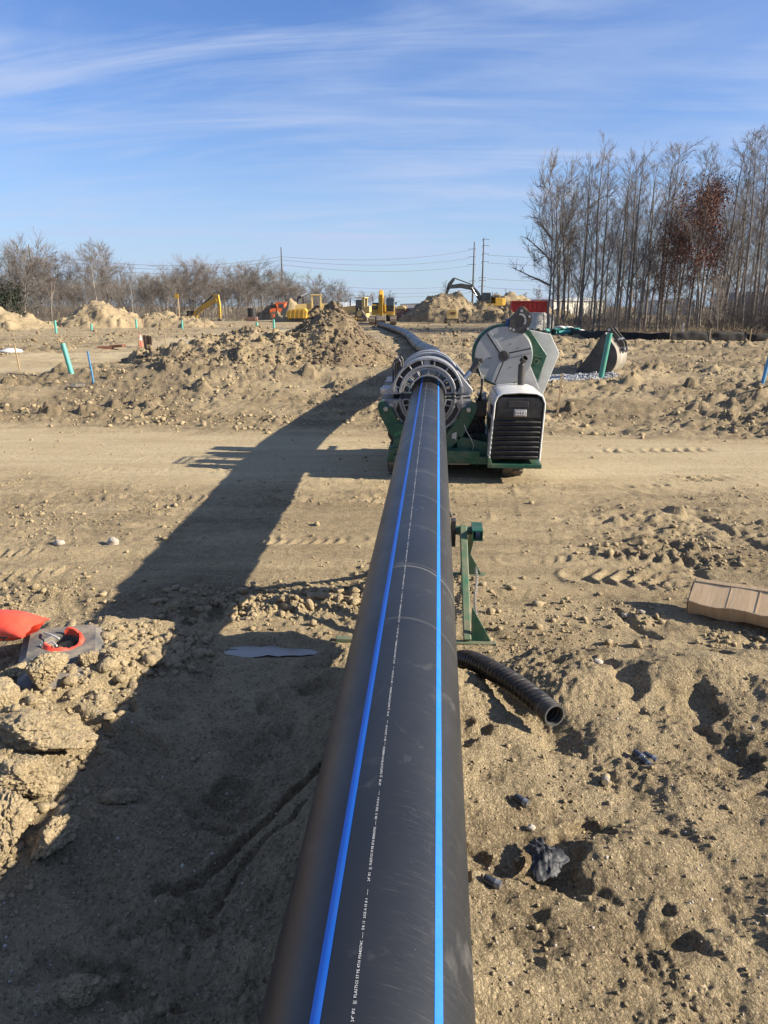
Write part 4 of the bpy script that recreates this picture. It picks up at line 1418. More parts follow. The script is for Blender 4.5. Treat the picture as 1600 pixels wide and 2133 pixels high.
# ------------------------------------------------------------------ pipe stand
def build_stand():
    root = thing('pipe_stand', (.0, 7.1, 0), 'scuffed green steel folding pipe stand under the black pipe, with chain between its feet', 'pipe stand')
    zt = .83
    for y0, nm in ((6.2, 0), (8.0, 1)):
        zg = .03
        s = 1 if y0 > 7 else -1
        for sx in (-1, 1):
            xb, xt = (.29, .25 if y0 < 7 else .35) if sx > 0 else (-.44, -.40)
            lg = MB()
            lg.beam((xb, y0, zg), (xt, 7.1 + s * .02, zt + (.05 if s < 0 else 0)), .072 if y0 < 7 else .065, .072 if y0 < 7 else .065)
            lg.build('leg', M['green_light'] if y0 < 7 else M['green'], root, bevel=.008)
            if sx < 0:
                continue
            g = MB()
            g.prism([(xb + sx * .035, zg + .0), (xb + sx * .22, zg + .0), (xb + sx * .035, zg + .34)][::sx], y0 - .008 - s * .02, y0 + .008 - s * .02)
            g.build('gusset', M['green'], root, bevel=.003)
        MB().beam((-.95 if y0 < 7 else -.6, y0, zg - .035), (.56, y0, zg - .035), .07, .06).build('foot_bar', M['green_light'], root, bevel=.01)
    MB().hollow([(-.44, 7.1, zt), (.34, 7.1, zt)], .045, .036, 16).build('top_bar', M['green'], root, smooth=40)
    tb = MB()
    o, w = .055, .042
    tb.box((.39, 7.08, zt + o - .006), (.11, .30, .012)).box((.39, 7.08, zt - o + .006), (.11, .30, .012)).box((.39 - o + .006, 7.08, zt), (.012, .30, .10)).box((.39 + o - .006, 7.08, zt), (.012, .30, .10))
    tb.build('square_sleeve', M['green'], root, bevel=.002)
    for sx in (-1, 1):
        r_ = MB().beam((-.21 + sx * .36, 7.1, zt - .16), (-.21 + sx * .36, 7.1, zt + .12), .05, .12, up=(0, 1, 0)).build('roller_bracket', M['black'], root, bevel=.006)
        MB().cyl((-.21 + sx * .06, 7.1, zt + .10), (-.21 + sx * .33, 7.1, zt + .20), .055, n=18).build('roller', M['rubber'], r_, smooth=40)
    # chain of separate links, swagging from the rear foot to the front foot
    ch = MB()
    a, b = Vector((.44, 7.92, .13)), Vector((.37, 6.26, .12))
    n = 46
    pts = []
    for k in range(n + 1):
        t = k / n
        p = a.lerp(b, t)
        p.z -= .05 * 4 * t * (1 - t)
        p.x += .01 * math.sin(9 * t)
        pts.append(p)
    for k in range(n):
        p, q = pts[k], pts[k + 1]
        d = (q - p).normalized()
        s = d.cross(Vector((0, 0, 1))).normalized()
        u = s.cross(d)
        wv = s if k % 2 else u
        L = (q - p).length * .72
        ring = []
        for j in range(8):
            an = 2 * PI * j / 8
            ring.append((p + q) / 2 + d * L * math.cos(an) + wv * .014 * math.sin(an))
        ring.append(ring[0])
        ch.tube(ring, .0058, 5, caps=False)
    ch.build('chain', M['chain'], root, smooth=60)


build_stand()


# ------------------------------------------------------------------ corrugated drain hose
def build_hose():
    root = thing('corrugated_hose', (.3, 5.0, 0), 'black corrugated drain hose lying on the soil right of the black pipe', 'hose')
    P = [(-.03, 5.65, .10), (.12, 5.25, .30), (.24, 4.92, .50), (.40, 4.52, .625), (.56, 4.20, .675), (.705, 3.88, .70)]
    pts = catmull(P, .008)
    rad = []
    for i in range(len(pts)):
        rad.append(.063 + .0095 * max(-1, min(1, 2.2 * math.sin(2 * PI * i * .008 / .043))))
    b = MB()
    body = MB().tube(pts, rad, 22, caps=False).build('corrugated_wall', M['pe_hose'], root, smooth=70)
    e = pts[-1]
    d = (pts[-1] - pts[-4]).normalized()
    MB().hollow([e - d * .10, e + d * .022], .068, .058, 28).build('end_rim', mat('worn_hose_rim', (.045, .045, .045), (.09, .085, .075), .6), root, smooth=50)


build_hose()


# ------------------------------------------------------------------ crushed traffic channeliser
def build_cone():
    z0 = gz(-2.62, 4.42, True)
    root = thing('crushed_traffic_cone', (-2.62, 4.42, .745), 'broken orange traffic cone fallen over on its black rubber base, at the left edge', 'traffic cone')
    b = MB()
    tilt = Matrix.Rotation(R(4), 3, 'X') @ Matrix.Rotation(R(5), 3, 'Y') @ Matrix.Rotation(R(24), 3, 'Z')
    poly = [(-.27, -.20), (-.20, -.27), (.20, -.27), (.27, -.20), (.27, .20), (.20, .27), (-.20, .27), (-.27, .20)]
    inner = [(.80 * x, .80 * y) for x, y in poly]
    vs = [tilt @ Vector((x, y, -.05)) for x, y in poly] + [tilt @ Vector((x, y, .0)) for x, y in poly] + [tilt @ Vector((x, y, .035)) for x, y in inner]
    hole = [tilt @ Vector((.14 * math.cos(R(22.5 + 45 * k - 180)), .12 * math.sin(R(22.5 + 45 * k - 180)), .035)) for k in range(8)]
    hole2 = [tilt @ Vector((.14 * math.cos(R(22.5 + 45 * k - 180)), .12 * math.sin(R(22.5 + 45 * k - 180)), -.045)) for k in range(8)]
    vs += hole + hole2
    fs = [tuple(range(7, -1, -1))]
    for k in range(8):
        k2 = (k + 1) % 8
        fs += [(k, k2, 8 + k2, 8 + k), (8 + k, 8 + k2, 16 + k2, 16 + k), (16 + k, 16 + k2, 24 + k2, 24 + k), (24 + k, 24 + k2, 32 + k2, 32 + k)]
    b.add(vs, fs)
    b.build('rubber_base', M['cone_base'], root, bevel=.012, world=False, seg=3)
    # torn orange collar left standing in the hole
    cv, cf = [], []
    rnd = random.Random(4)
    n = 26
    for k in range(n):
        a = R(-150 + 235 * k / (n - 1))
        hgt = .030 + .024 * math.sin(a * 1.5) + rnd.uniform(-.008, .012)
        for rr, zz in ((.145, .03), (.130, .03 + hgt), (.114, .028 + hgt), (.122, .03)):
            cv.append(tilt @ Vector((rr * math.cos(a), rr * .86 * math.sin(a), zz)))
    for k in range(n - 1):
        for q in range(4):
            q2 = (q + 1) % 4
            cf.append((k * 4 + q, k * 4 + q2, k * 4 + 4 + q2, k * 4 + 4 + q))
    MB().add(cv, cf).build('torn_collar', M['orange'], root, smooth=60, world=False)
    # the cone body, folded over to the left, slightly dented
    cv, cf = [], []
    n, m = 34, 14
    ax0, ax1 = Vector((-.20, .02, .145)), Vector((-1.05, .10, .10))
    for thick in (0, .008):
        for i in range(m):
            t = i / (m - 1)
            p = ax0.lerp(ax1, t)
            d = (ax1 - ax0).normalized()
            s = d.cross(Vector((0, 0, 1))).normalized()
            u = s.cross(d)
            r0 = .130 - .045 * t - thick
            for k in range(n):
                a = 2 * PI * k / n
                r = r0 * (1 + .09 * math.sin(2 * a + .6) - .16 * math.exp(-((a - 1.3) / .5) ** 2) * (1 - t) + .02 * math.sin(5 * a + 3 * t))
                jag = 0
                if i == 0:
                    jag = .02 * math.sin(3.0 * a) + .012 * math.sin(7 * a) + rnd.uniform(-.006, .006)
                pin = (.16, .55, .82, .95)[i] if i < 4 else 1.0
                cv.append(p + s * r * math.cos(a) * (1.12 - .12 * pin) + u * r * math.sin(a) * .92 * pin - u * .03 * (1 - pin) - d * jag * .7)
    o = n * m
    for i in range(m - 1):
        for k in range(n):
            k2 = (k + 1) % n
            cf.append((i * n + k, i * n + k2, (i + 1) * n + k2, (i + 1) * n + k))
            cf.append((o + i * n + k, o + (i + 1) * n + k, o + (i + 1) * n + k2, o + i * n + k2))
    for k in range(n):
        k2 = (k + 1) % n
        cf.append((k, o + k, o + k2, k2))
    bd = MB().add(cv, cf).build('cone_body', M['orange'], root, smooth=60, world=False)
    MB().tube([(-.10, -.10, .055), (-.03, -.07, .07), (.03, -.12, .065)], .006, 6).tube([(-.16, .06, .07), (-.08, .0, .09), (.0, -.03, .075)], .006, 6).build('frayed_strip', M['white_pipe'], root, smooth=60, world=False)
    MB().box((-.33, -.152, .13), (.075, .006, .012)).box((-.325, -.150, .115), (.012, .006, .03)).build('black_mark', M['black'], bd, world=False)
    # second base underneath
    r2 = thing('buried_cone_base', (-2.50, 4.20, .70), 'half buried black rubber cone base under the broken cone, clods on its rim', 'cone base')
    b = MB()
    tl = Matrix.Rotation(R(-8), 3, 'X') @ Matrix.Rotation(R(30), 3, 'Z')
    vs = [tl @ Vector((1.05 * x, 1.05 * y, -.05)) for x, y in poly] + [tl @ Vector((1.05 * x, 1.05 * y, .0)) for x, y in poly] + [tl @ Vector((x * .8, y * .8, .03)) for x, y in poly]
    fs = [tuple(range(7, -1, -1)), tuple(range(16, 24))]
    for k in range(8):
        k2 = (k + 1) % 8
        fs += [(k, k2, 8 + k2, 8 + k), (8 + k, 8 + k2, 16 + k2, 16 + k)]
    b.add(vs, fs).build('rubber_slab', M['cone_base'], r2, bevel=.012, world=False)


build_cone()


# ------------------------------------------------------------------ cardboard box
def build_box():
    L_, W_, H_ = 1.75, .37, .16
    root = thing('cardboard_box', (2.55, 7.0, .03), 'long brown cardboard box lying tilted on the soil at the right edge', 'box', rz=R(-27))
    root.rotation_euler = (R(24), R(-3), R(-30))
    b = MB()
    nx = 14
    rnd = random.Random(8)
    vs, fs = [], []
    for i in range(nx):
        x = L_ * i / (nx - 1)
        for (y, z) in ((0, 0), (0, H_), (W_, H_), (W_, 0)):
            dy = .012 * math.sin(i * 1.9 + z * 9) if 0 < i < nx - 1 else 0
            vs.append((x + rnd.uniform(-.004, .004), y + dy + (.03 if i == 0 and z > 0 else 0), z + .35 * dy))
    for i in range(nx - 1):
        for q in range(4):
            q2 = (q + 1) % 4
            fs.append((i * 4 + q, i * 4 + q2, i * 4 + 4 + q2, i * 4 + 4 + q))
    fs.append((3, 2, 1, 0))
    e = (nx - 1) * 4
    fs.append((e, e + 1, e + 2, e + 3))
    b.add(vs, [f[::-1] for f in fs]).build('carton', M['card'], root, bevel=.006, world=False, smooth=25)
    MB().box((L_ / 2, .345, H_ + .004), (L_ - .02, .045, .008)).build('top_flap', M['card'], root, bevel=.002, world=False)
    MB().box((-.008, .10, H_ * .52), (.006, .17, H_ * .9), Matrix.Rotation(R(3), 3, 'Y')).box((-.006, .27, H_ * .52), (.006, .14, H_ * .9), Matrix.Rotation(R(-4), 3, 'Y')).build('end_flap', M['card'], root, bevel=.002, world=False)
    for x in (.36, .62, .98, 1.3):
        t = MB()
        t.box((x, W_ * .45, H_ + .002), (.006, W_ * .80, .003), Matrix.Rotation(R(rnd.uniform(-5, 5)), 3, 'Z'))
        t.build('crease_line', M['crease'], root, world=False)


build_box()


# ------------------------------------------------------------------ small litter on the bank
def battery(loc, rz, tilt, label, worn=False, bare=False):
    root = thing('battery', loc, label, 'battery', 'spent batteries on the bank')
    root.rotation_euler = (R(tilt), 0, rz)
    L_, r = .078, .0205
    j = MB().tube([(0, -L_ / 2 + .001, 0), (0, -L_ / 2 + .004, 0), (0, L_ / 2 - .004, 0), (0, L_ / 2 - .001, 0)], [r * .9, r, r, r * .9], 22)
    j.build('jacket', M['battery_gold'] if worn else M['battery'], root, smooth=40, world=False)
    MB().hollow([(0, -L_ / 2 + .006, 0), (0, -L_ / 2 + .024, 0)], r + .0006, r - .003, 22).build('pale_band', M['battery_band'], root, smooth=40, world=False)
    MB().cyl((0, -L_ / 2 - .0015, 0), (0, -L_ / 2 + .002, 0), r * .78, n=20).build('base_contact', M['steel'], root, smooth=40, world=False)
    MB().cyl((0, L_ / 2, 0), (0, L_ / 2 + .005, 0), r * .34, n=12).build('nub', M['steel'], root, smooth=40, world=False)


def put(x, y, dz):
    return (x, y, gz(x, y, True) + dz)


battery(put(1.165, 3.66, .012), R(30), 0, 'dark battery leaning on another, left one of the cluster of three on the bank')
battery(put(1.225, 3.66, .014), R(50), 4, 'dark battery with silver end, right one of the cluster of three on the bank')
battery(put(1.185, 3.585, .012), R(20), -6, 'grey battery with its round end to the viewer, front one of the cluster of three', worn=False)
battery(put(.925, 3.41, .012), R(-18), -10, 'tan worn battery lying alone below the cluster of three', worn=True)
battery(put(.445, 3.13, .013), R(48), 0, 'dark blue banded battery beside a pale pebble, halfway along the bank')
battery(put(.265, 2.59, .014), R(62), 0, 'dark banded battery nearest the viewer, close to the black pipe')


def build_bag():
    rnd = np.random.RandomState(3)
    n = 34
    u, v = np.meshgrid(np.linspace(-1, 1, n), np.linspace(-1, 1, n))
    uf, vf = u.ravel(), v.ravel()
    r = np.hypot(uf, vf)
    ang = np.arctan2(vf, uf)
    sx = .085 * (1 + .18 * np.sin(3 * ang + 1) + .1 * np.sin(5 * ang))
    x = uf * sx * (1 + .15 * fbm(uf * 3, vf * 3, 8, 2))
    y = vf * sx * 1.35 * (1 + .15 * fbm(uf * 3 + 5, vf * 3, 9, 2))
    cre = np.abs(fbm(uf * 2.2, vf * 1.6, 31, 3))
    z = .034 * np.clip(1 - r ** 2.2, -.25, 1) + .034 * (cre - .18) + .012 * np.abs(fbm(uf * 6, vf * 5, 33, 2))
    bx, by = .51, 2.735
    zg = height(x + bx, y + by, False)
    V = np.stack([x, y, np.maximum(z + .012, .004) + zg - gz(bx, by) + .02], 1)
    i, j = np.meshgrid(np.arange(n - 1), np.arange(n - 1), indexing='ij')
    a = i * n + j
    F = np.stack([a, a + 1, a + n + 1, a + n], -1).reshape(-1, 4)
    keep = (r[F] < 1.05).all(1)
    o = np_object('plastic_scrap', V, F[keep], M['bag'], smooth=False)
    o.location = (bx, by, gz(bx, by) + .004)
    s = o.modifiers.new('sol', 'SOLIDIFY')
    s.thickness = .003
    tag(o, 'crumpled scrap of black plastic film lying on the bank', 'plastic scrap')


build_bag()


def puddle():
    m = bpy.data.materials.new('muddy_water')
    m.use_nodes = True
    b = m.node_tree.nodes['Principled BSDF']
    b.inputs['Base Color'].default_value = (.26, .235, .20, 1)
    b.inputs['Roughness'].default_value = .22
    n = 40
    V, F = [(0, 0, 0)], []
    for k in range(n):
        a = 2 * PI * k / n
        r = .82 + .22 * math.sin(2 * a + .5) + .16 * math.sin(3 * a + 1) + .13 * math.sin(5 * a) + .09 * math.sin(9 * a) + .06 * math.sin(13 * a)
        V.append((.42 * r * math.cos(a), .115 * r * math.sin(a) - .02 * math.cos(a), 0))
    for k in range(n):
        F.append((0, 1 + k, 1 + (k + 1) % n))
    o = np_object('puddle', V, F, m)
    o.location = (-1.25, 4.86, gz(-1.25, 4.86) + .014)
    tag(o, kind='structure')


puddle()


# ------------------------------------------------------------------ clods and pebbles
def sample_ground(n, y0, y1, seed, weight, spread=.62, xc=None):
    rng = np.random.RandomState(seed)
    X, Y = [], []
    got = 0
    while got < n:
        y = np.exp(rng.uniform(math.log(y0), math.log(y1), 4000))
        x = rng.uniform(-spread, spread, 4000) * (y + .8) - .08 * y
        w = weight(x, y)
        k = rng.uniform(0, 1, 4000) < w
        k &= np.abs(x - (-.158 - .0074 * y)) > (.30 if y0 < 14 else 0)
        X.append(x[k])
        Y.append(y[k])
        got += k.sum()
    return np.concatenate(X)[:n], np.concatenate(Y)[:n]


def wr(x, y):
    r = zones(x, y)[0]
    return np.clip(r * 1.0, 0, 1) ** 1.5 * (.12 + .88 * smooth(-.1, .45, fbm(x / .7, y / .7, 63, 3)))


rg = np.random.RandomState(21)
xs, ys = sample_ground(6500, 1.5, 6.2, 1, lambda x, y: np.clip(wr(x, y) + .12, 0, 1), .72)
scatter('dirt_crumbs', xs, ys, np.exp(rg.normal(math.log(.0058), .55, len(xs))).clip(.0025, .03), 1, M['clod'], 51)
xs, ys = sample_ground(6500, 5.8, 17, 2, wr, .62)
scatter('dirt_crumbs', xs, ys, np.exp(rg.normal(math.log(.014), .6, len(xs))).clip(.006, .08), 1, M['clod'], 61)
xs, ys = sample_ground(8000, 17, 45, 3, wr, .62)
scatter('dirt_crumbs', xs, ys, np.exp(rg.normal(math.log(.030), .6, len(xs))).clip(.012, .12), 1, M['clod'], 71)
xs, ys = sample_ground(3500, 42, 100, 8, lambda x, y: np.clip(zones(x, y)[0], 0, 1) * (.15 + .85 * smooth(-.1, .4, fbm(x / 2.5, y / 2.0, 65, 3))), .62)
scatter('dirt_crumbs', xs, ys, np.exp(rg.normal(math.log(.075), .55, len(xs))).clip(.03, .35), 1, SPOIL_CLOD, 75)
xs, ys = sample_ground(1500, 1.5, 7.5, 4, lambda x, y: .25 + .6 * smooth(0, .5, fbm(x / .6, y / .6, 88, 3)), .72)
scatter('pebbles', xs, ys, np.exp(rg.normal(math.log(.0055), .45, len(xs))).clip(.002, .016), 1, M['pebble'], 81, sink=.35)
# the crest of the left berm and the tread spill behind it are thick with broken clods
th = rg.uniform(0, 1, 1500)
bx = -2.75 + .95 * th + rg.normal(0, .13, 1500)
by = 4.22 + .50 * th + rg.normal(0, .17, 1500)
scatter('berm_clods', bx, by, np.exp(rg.normal(math.log(.016), .7, 1500)).clip(.005, .07), 2, M['clod'], 91)
bx = rg.uniform(-2.7, -1.7, 1100)
by = rg.uniform(2.3, 4.3, 1100)
k = bx < -1.72 - .10 * (by - 2.4) / 1.9 * 4 * .5
scatter('berm_clods', bx[k], by[k], np.exp(rg.normal(math.log(.014), .7, k.sum())).clip(.004, .06), 2, M['clod'], 95)
bx = rg.normal(0, 1, 700) * .9 - 1.5
by = 7.1 + .22 * (bx + 1.6) + rg.normal(0, .22, 700)
scatter('tread_spill', bx, by, np.exp(rg.normal(math.log(.022), .6, 700)).clip(.007, .08), 2, M['clod'], 97)


def clod(x, y, r, seed, label, sq=(1, 1, .75), dz=.3, rz=0.0):
    V, F = ICO[6]
    d = 1 + .30 * n3(V, 1.1, seed) + .14 * n3(V, 2.6, seed + 5)
    rng = np.random.RandomState(seed)
    for k in range(14):
        nn = rng.normal(size=3)
        nn /= np.linalg.norm(nn)
        h = V @ nn * d
        cp = rng.uniform(.50, .80)
        d = np.where(h > cp, d * (cp + (h - cp) * .08) / np.maximum(h, .01), d)
    # rough broken crust
    d = d + .07 * n3(V, 5.0, seed + 9) + .05 * n3(V, 11.0, seed + 13) + .035 * n3(V, 23.0, seed + 17) - .10 * (1 - smooth(.0, .10, np.abs(n3(V, 2.4, seed + 21))))
    r *= 1.22
    P = V * d[:, None] * r * np.array(sq)[None]
    o = np_object('dirt_clod', P, F, M['clod'], smooth=True)
    o.location = (x, y, gz(x, y) + r * sq[2] * (dz + .18))
    o.rotation_euler = (0, 0, rz)
    return tag(o, label, 'dirt clod', 'big clods on the left bank')


clod(-2.47, 3.93, .135, 11, 'big rounded straw flecked clod in front of the black rubber cone base', (1, .85, .8), .6)
clod(-2.33, 4.22, .075, 12, 'fist sized clod at the right corner of the rubber cone base')
clod(-2.16, 4.28, .085, 13, 'sunlit clod on the berm midway between cone base and pipe shadow')
clod(-2.62, 3.62, .16, 14, 'crumbly sunlit clod at the left edge below the cone', (1.2, .9, .6), .4)
clod(-2.22, 3.35, .19, 15, 'broad pale lump crossed by the pipe shadow edge at far left', (1.3, 1.0, .5), .25)
clod(-2.06, 2.98, .15, 16, 'pale sunlit block with a dark cleft beside it, near the left edge', (1.1, .9, .6), .4)
clod(-1.94, 2.66, .13, 17, 'upright pale clod nearest the left edge, half in sun', (.8, 1.2, .95), .5, .3)
clod(-1.74, 2.70, .095, 18, 'clod just right of the upright pale clod, mostly in shade', (.9, 1.2, .9), .5)
clod(-1.62, 3.05, .062, 19, 'small lump of soil in the shade inside the shadow edge', (1.15, .9, .7), .15)
clod(-1.00, 1.80, .085, 20, 'oblong upright clod at the bottom of the picture in deep shade', (.75, 1.5, .9), .5, .1)
clod(-2.78, 4.05, .085, 22, 'rough clod tucked at the far left behind the big rounded clod')
clod(-1.30, 2.02, .07, 23, 'small crusted lump left of the oblong clod at the bottom', (1.2, 1, .7), .15)


def stone(x, y, r, seed, label):
    V, F = ICO[3]
    d = 1 + .35 * n3(V, 1.1, seed) + .12 * n3(V, 3, seed + 3)
    o = np_object('stone', V * d[:, None] * r * np.array((1, .8, .7)), F, M['pebble'], smooth=True)
    o.location = (x, y, gz(x, y, True) + r * .4)
    return tag(o, label, 'stone', 'loose stones')


stone(.475, 2.98, .019, 3, 'white pebble below the blue banded battery')
stone(-5.05, 8.75, .075, 5, 'flat grey stone alone on the left haul road')
stone(-4.35, 8.85, .085, 6, 'angular grey stone with dark side near the pipe shadow on the road')
stone(1.14, 4.72, .038, 7, 'pale flat stone by a dark hollow behind the hose')
stone(2.08, 6.95, .03, 8, 'small white stone in front of the cardboard box shadow')
stone(1.93, 6.98, .035, 9, 'tan stone by the cardboard box shadow')


# ------------------------------------------------------------------ stakes, risers and posts
def lath(x, y, h, label, lean=(0, 0), w=.045, m='lath', nm='wooden_stake', cat='stake', group='survey stakes', t=.02):
    z = gz(x, y, True)
    o = MB()
    top = Vector((lean[0], lean[1], h))
    o.beam((0, 0, -.15), top, w, t, up=(0, 1, 0))
    ob = o.build(nm, M[m], None, bevel=.002, world=False)
    ob.location = (x, y, z)
    return tag(ob, label, cat, group)


def riser(x, y, h, r, label, lean=(0, 0), m='teal', nm='riser_pipe', group='sewer riser pipes'):
    z = gz(x, y, True)
    o = MB().hollow([(-lean[0] * .1, -lean[1] * .1, -.12), (lean[0], lean[1], h)], r, r * .88, 18).build(nm, M[m], None, smooth=50, world=False)
    o.location = (x, y, z)
    return tag(o, label, 'pipe', group)


lath(3.16, 20.0, 1.12, 'thin pale wooden stake standing right of the engine hood', (.07, 0), w=.06)
lath(-15.75, 26.2, .98, 'wooden stake left of the leaning teal pipe, at the road edge', (-.09, 0), w=.05)
lath(-15.4, 36.5, .78, 'thin wooden lath right of the brown board', (0, 0), w=.05)
lath(-14.4, 37.5, 1.0, 'thin wooden lath a little right of the brown board', (-.03, 0), w=.05)
lath(-9.8, 37.0, .82, 'tall thin lath standing on the lumpy ridge left of the spoil heap', (-.05, 0), w=.05)
lath(-10.6, 50.0, .75, 'short lath beside the far haul road', (0, 0), w=.06)
lath(-29.8, 72.0, 1.0, 'pale lath standing before the low tan heap', (0, 0), w=.08)
lath(-24.5, 75.0, 1.0, 'pale lath below the black tank', (0, 0), w=.08)
lath(-27.3, 72.0, .9, 'pale lath between the tan heap and the black tank', (0, 0), w=.08)
o = lath(-15.3, 24.6, .62, 'thin wooden lath lying flat on the soil at the left edge', (.0, 0), w=.05)
o.rotation_euler = (R(90), 0, R(60)); o.location.z += .05
riser(-13.12, 25.0, 1.08, .085, 'leaning thick teal pipe standing at the left road edge', (-.20, 0))
lath(-11.45, 23.2, 1.05, 'thin blue rod beside a dark pit left of the spoil heap', (-.10, 0), w=.045, m='blue_pvc', nm='blue_rod', cat='rod', group=None, t=.045)
o = MB().box((0, 0, .02), (.42, .34, .09), R(20)).box((.05, -.02, .075), (.26, .2, .03), R(30)).build('valve_lid', M['cone_base'], None, bevel=.02, world=False)
o.location = (-11.75, 22.7, gz(-11.75, 22.7, True)); tag(o, 'dark utility lid beside the thin blue rod', 'lid')
riser(5.23, 24.6, 1.52, .088, 'tall leaning green pipe in front of the excavator bucket', (.18, .02), 'teal_dark')
riser(-.93, 21.5, 1.12, .075, 'teal pipe standing behind the machine against the black pipe', (.02, 0))
p = riser(10.15, 24.0, .92, .055, 'blue capped post at the right edge of the picture', (.11, 0), 'blue_pvc', 'blue_post', None)
MB().tube([(.08, 0, .72), (.30, -.02, .70), (.52, 0, .76)], .035, 10).build('side_outlet', M['blue_pvc'], p, world=False, smooth=50)
MB().cyl((.108, 0, .90), (.112, 0, .96), .065, n=16).build('post_cap', M['blue_pvc'], p, world=False, smooth=50)
for (x, y, h, l) in ((-45.6, 75, .95, 'short teal riser at the far left edge before the ochre heap'),
                     (-41.5, 76, .5, 'stubby teal riser left of centre before the ochre heap'),
                     (-33.5, 62, 1.05, 'teal riser below the grey streaked heap'),
                     (-34.2, 70, .65, 'stubby teal riser right of the grey streaked heap'),
                     (-32.2, 76, .95, 'teal riser left of the heap with the sign post'),
                     (-26.9, 75, .85, 'teal riser right of the heap with the sign post'),
                     (-14.7, 58, .95, 'left one of the two teal risers beside the far haul road'),
                     (-15.2, 66, 1.1, 'right one of the two teal risers beside the far haul road')):
    riser(x, y, h, .10, l, (RNG.uniform(-.04, .04), 0))

# brown board, rusty planks, traffic cone by the left road
t = thing('brown_board', (-15.16, 37.0, gz(-15.16, 37)), 'weathered brown board standing upright by a lath beside the left haul road', 'board')
for k in range(3):
    MB().box((-.14 + k * .145, .01 * (k % 2), .36), (.14, .035, .86 - .05 * k), Matrix.Rotation(R(-3 + 2 * k), 3, 'Y')).build('plank', M['wood_dark'], t, bevel=.004, world=False)
MB().box((0, .05, .3), (.42, .03, .08)).build('batten', M['wood_dark'], t, world=False)
MB().box((.02, -.03, .22), (.16, .012, .2)).build('mud_patch', M['clod'], t, world=False)
t = thing('rusty_plate_stack', (-17.8, 38.5, gz(-17.8, 38.5)), 'rusty brown steel plates lying by the left haul road', 'steel plates')
MB().box((-.35, 0, .10), (.75, .5, .16), R(12)).build('plate', M['rust'], t, bevel=.01, world=False)
MB().box((.30, .1, .18), (.72, .5, .14), Matrix.Rotation(R(-4), 3, 'Y')).build('plate', M['rust'], t, bevel=.01, world=False)
t = thing('traffic_cone', (-16.8, 40.0, gz(-16.8, 40)), 'small orange and white traffic cone by the brown board', 'traffic cone')
MB().box((0, 0, .02), (.36, .36, .04)).build('cone_foot', M['cone_base'], t, bevel=.01, world=False)
MB().tube([(0, 0, .04), (0, 0, .70)], [.15, .035], 16).build('cone_shell', M['orange'], t, world=False, smooth=50)
MB().hollow([(0, 0, .38), (0, 0, .52)], .096, .05, 16).hollow([(0, 0, .57), (0, 0, .64)], .066, .03, 16).build('reflective_sleeve', M['white'], t, world=False, smooth=50)

# ------------------------------------------------------------------ excavator bucket and gravel
def brg(px, Y):
    """Lateral position of something seen px pixels across the photograph, Y metres away."""
    return Y * math.tan(math.atan((px - 800) / 1560) - R(4.545))


def build_bucket():
    bx, by = 4.72, 26.3
    root = thing('excavator_bucket', (bx, by, gz(bx, by) - .03), 'empty steel excavator bucket standing on its lip, right of the green machine', 'excavator bucket', rz=R(-28))
    Wd = 1.25
    cur = [(0, .05), (.5, .0), (1.0, .0), (1.27, .15), (1.40, .48), (1.34, .84), (1.14, 1.12), (.92, 1.40)]
    cc = catmull([(x, 0, z) for x, z in cur], .07)
    vs, fs = [], []
    n = len(cc)
    for i, p in enumerate(cc):
        t = (cc[min(i + 1, n - 1)] - cc[max(i - 1, 0)]).normalized()
        nr = Vector((-t.z, 0, t.x))
        for q in (p, p + nr * .03):
            vs += [(q.x, 0, q.z), (q.x, Wd, q.z)]
    for i in range(n - 1):
        a, b = i * 4, i * 4 + 4
        fs += [(a, a + 1, b + 1, b), (a + 2, b + 2, b + 3, a + 3), (a, b, b + 2, a + 2), (a + 1, a + 3, b + 3, b + 1)]
    fs += [(0, 2, 3, 1), (4 * n - 4, 4 * n - 3, 4 * n - 1, 4 * n - 2)]
    shell = mat('worn_sunlit_bucket_steel', (.36, .32, .26), (.20, .18, .15), .55, metal=.3, scale=3)  # paler tone paints sunlight onto the shell and teeth
    sidem = mat('shaded_bucket_side', (.045, .043, .04), (.10, .085, .065), .6, metal=.2, scale=2.5)  # dark tone paints shade onto the side plates and ears
    MB().add(vs, fs).build('bucket_shell', shell, root, smooth=40, world=False)
    side = [(p.x, p.z) for p in cc] + [(.80, 1.30), (.46, .70)]
    for y in (-.035, Wd + .005):
        MB().prism(side, y, y + .03).build('side_plate', sidem, root, world=False, bevel=.004)
    ear = [(.78, 1.36), (.86, 1.56), (1.0, 1.57), (1.46, 1.08), (1.54, .80), (1.44, .70), (1.36, .86), (1.16, 1.13), (.95, 1.39)]
    for y in (.42, .80):
        e = MB().prism(ear, y, y + .05).build('hanger_ear', sidem, root, world=False, bevel=.006)
        MB().sector(1.44, .84, .05, .09, 0, 360, y - .02, y + .07).build('pin_boss', M['jaw'], e, world=False, smooth=40)
    MB().cyl((.93, .36, 1.49), (.93, .92, 1.49), .045, n=14).cyl((1.30, .36, 1.18), (1.30, .92, 1.18), .045, n=14).build('hanger_pin', M['steel'], root, world=False, smooth=40)
    for k in range(5):
        MB().prism([(-.16, .03), (.06, .02), (.06, .10), (-.05, .09)], .06 + k * .255, .16 + k * .255).build('bucket_tooth', shell, root, world=False, bevel=.008)


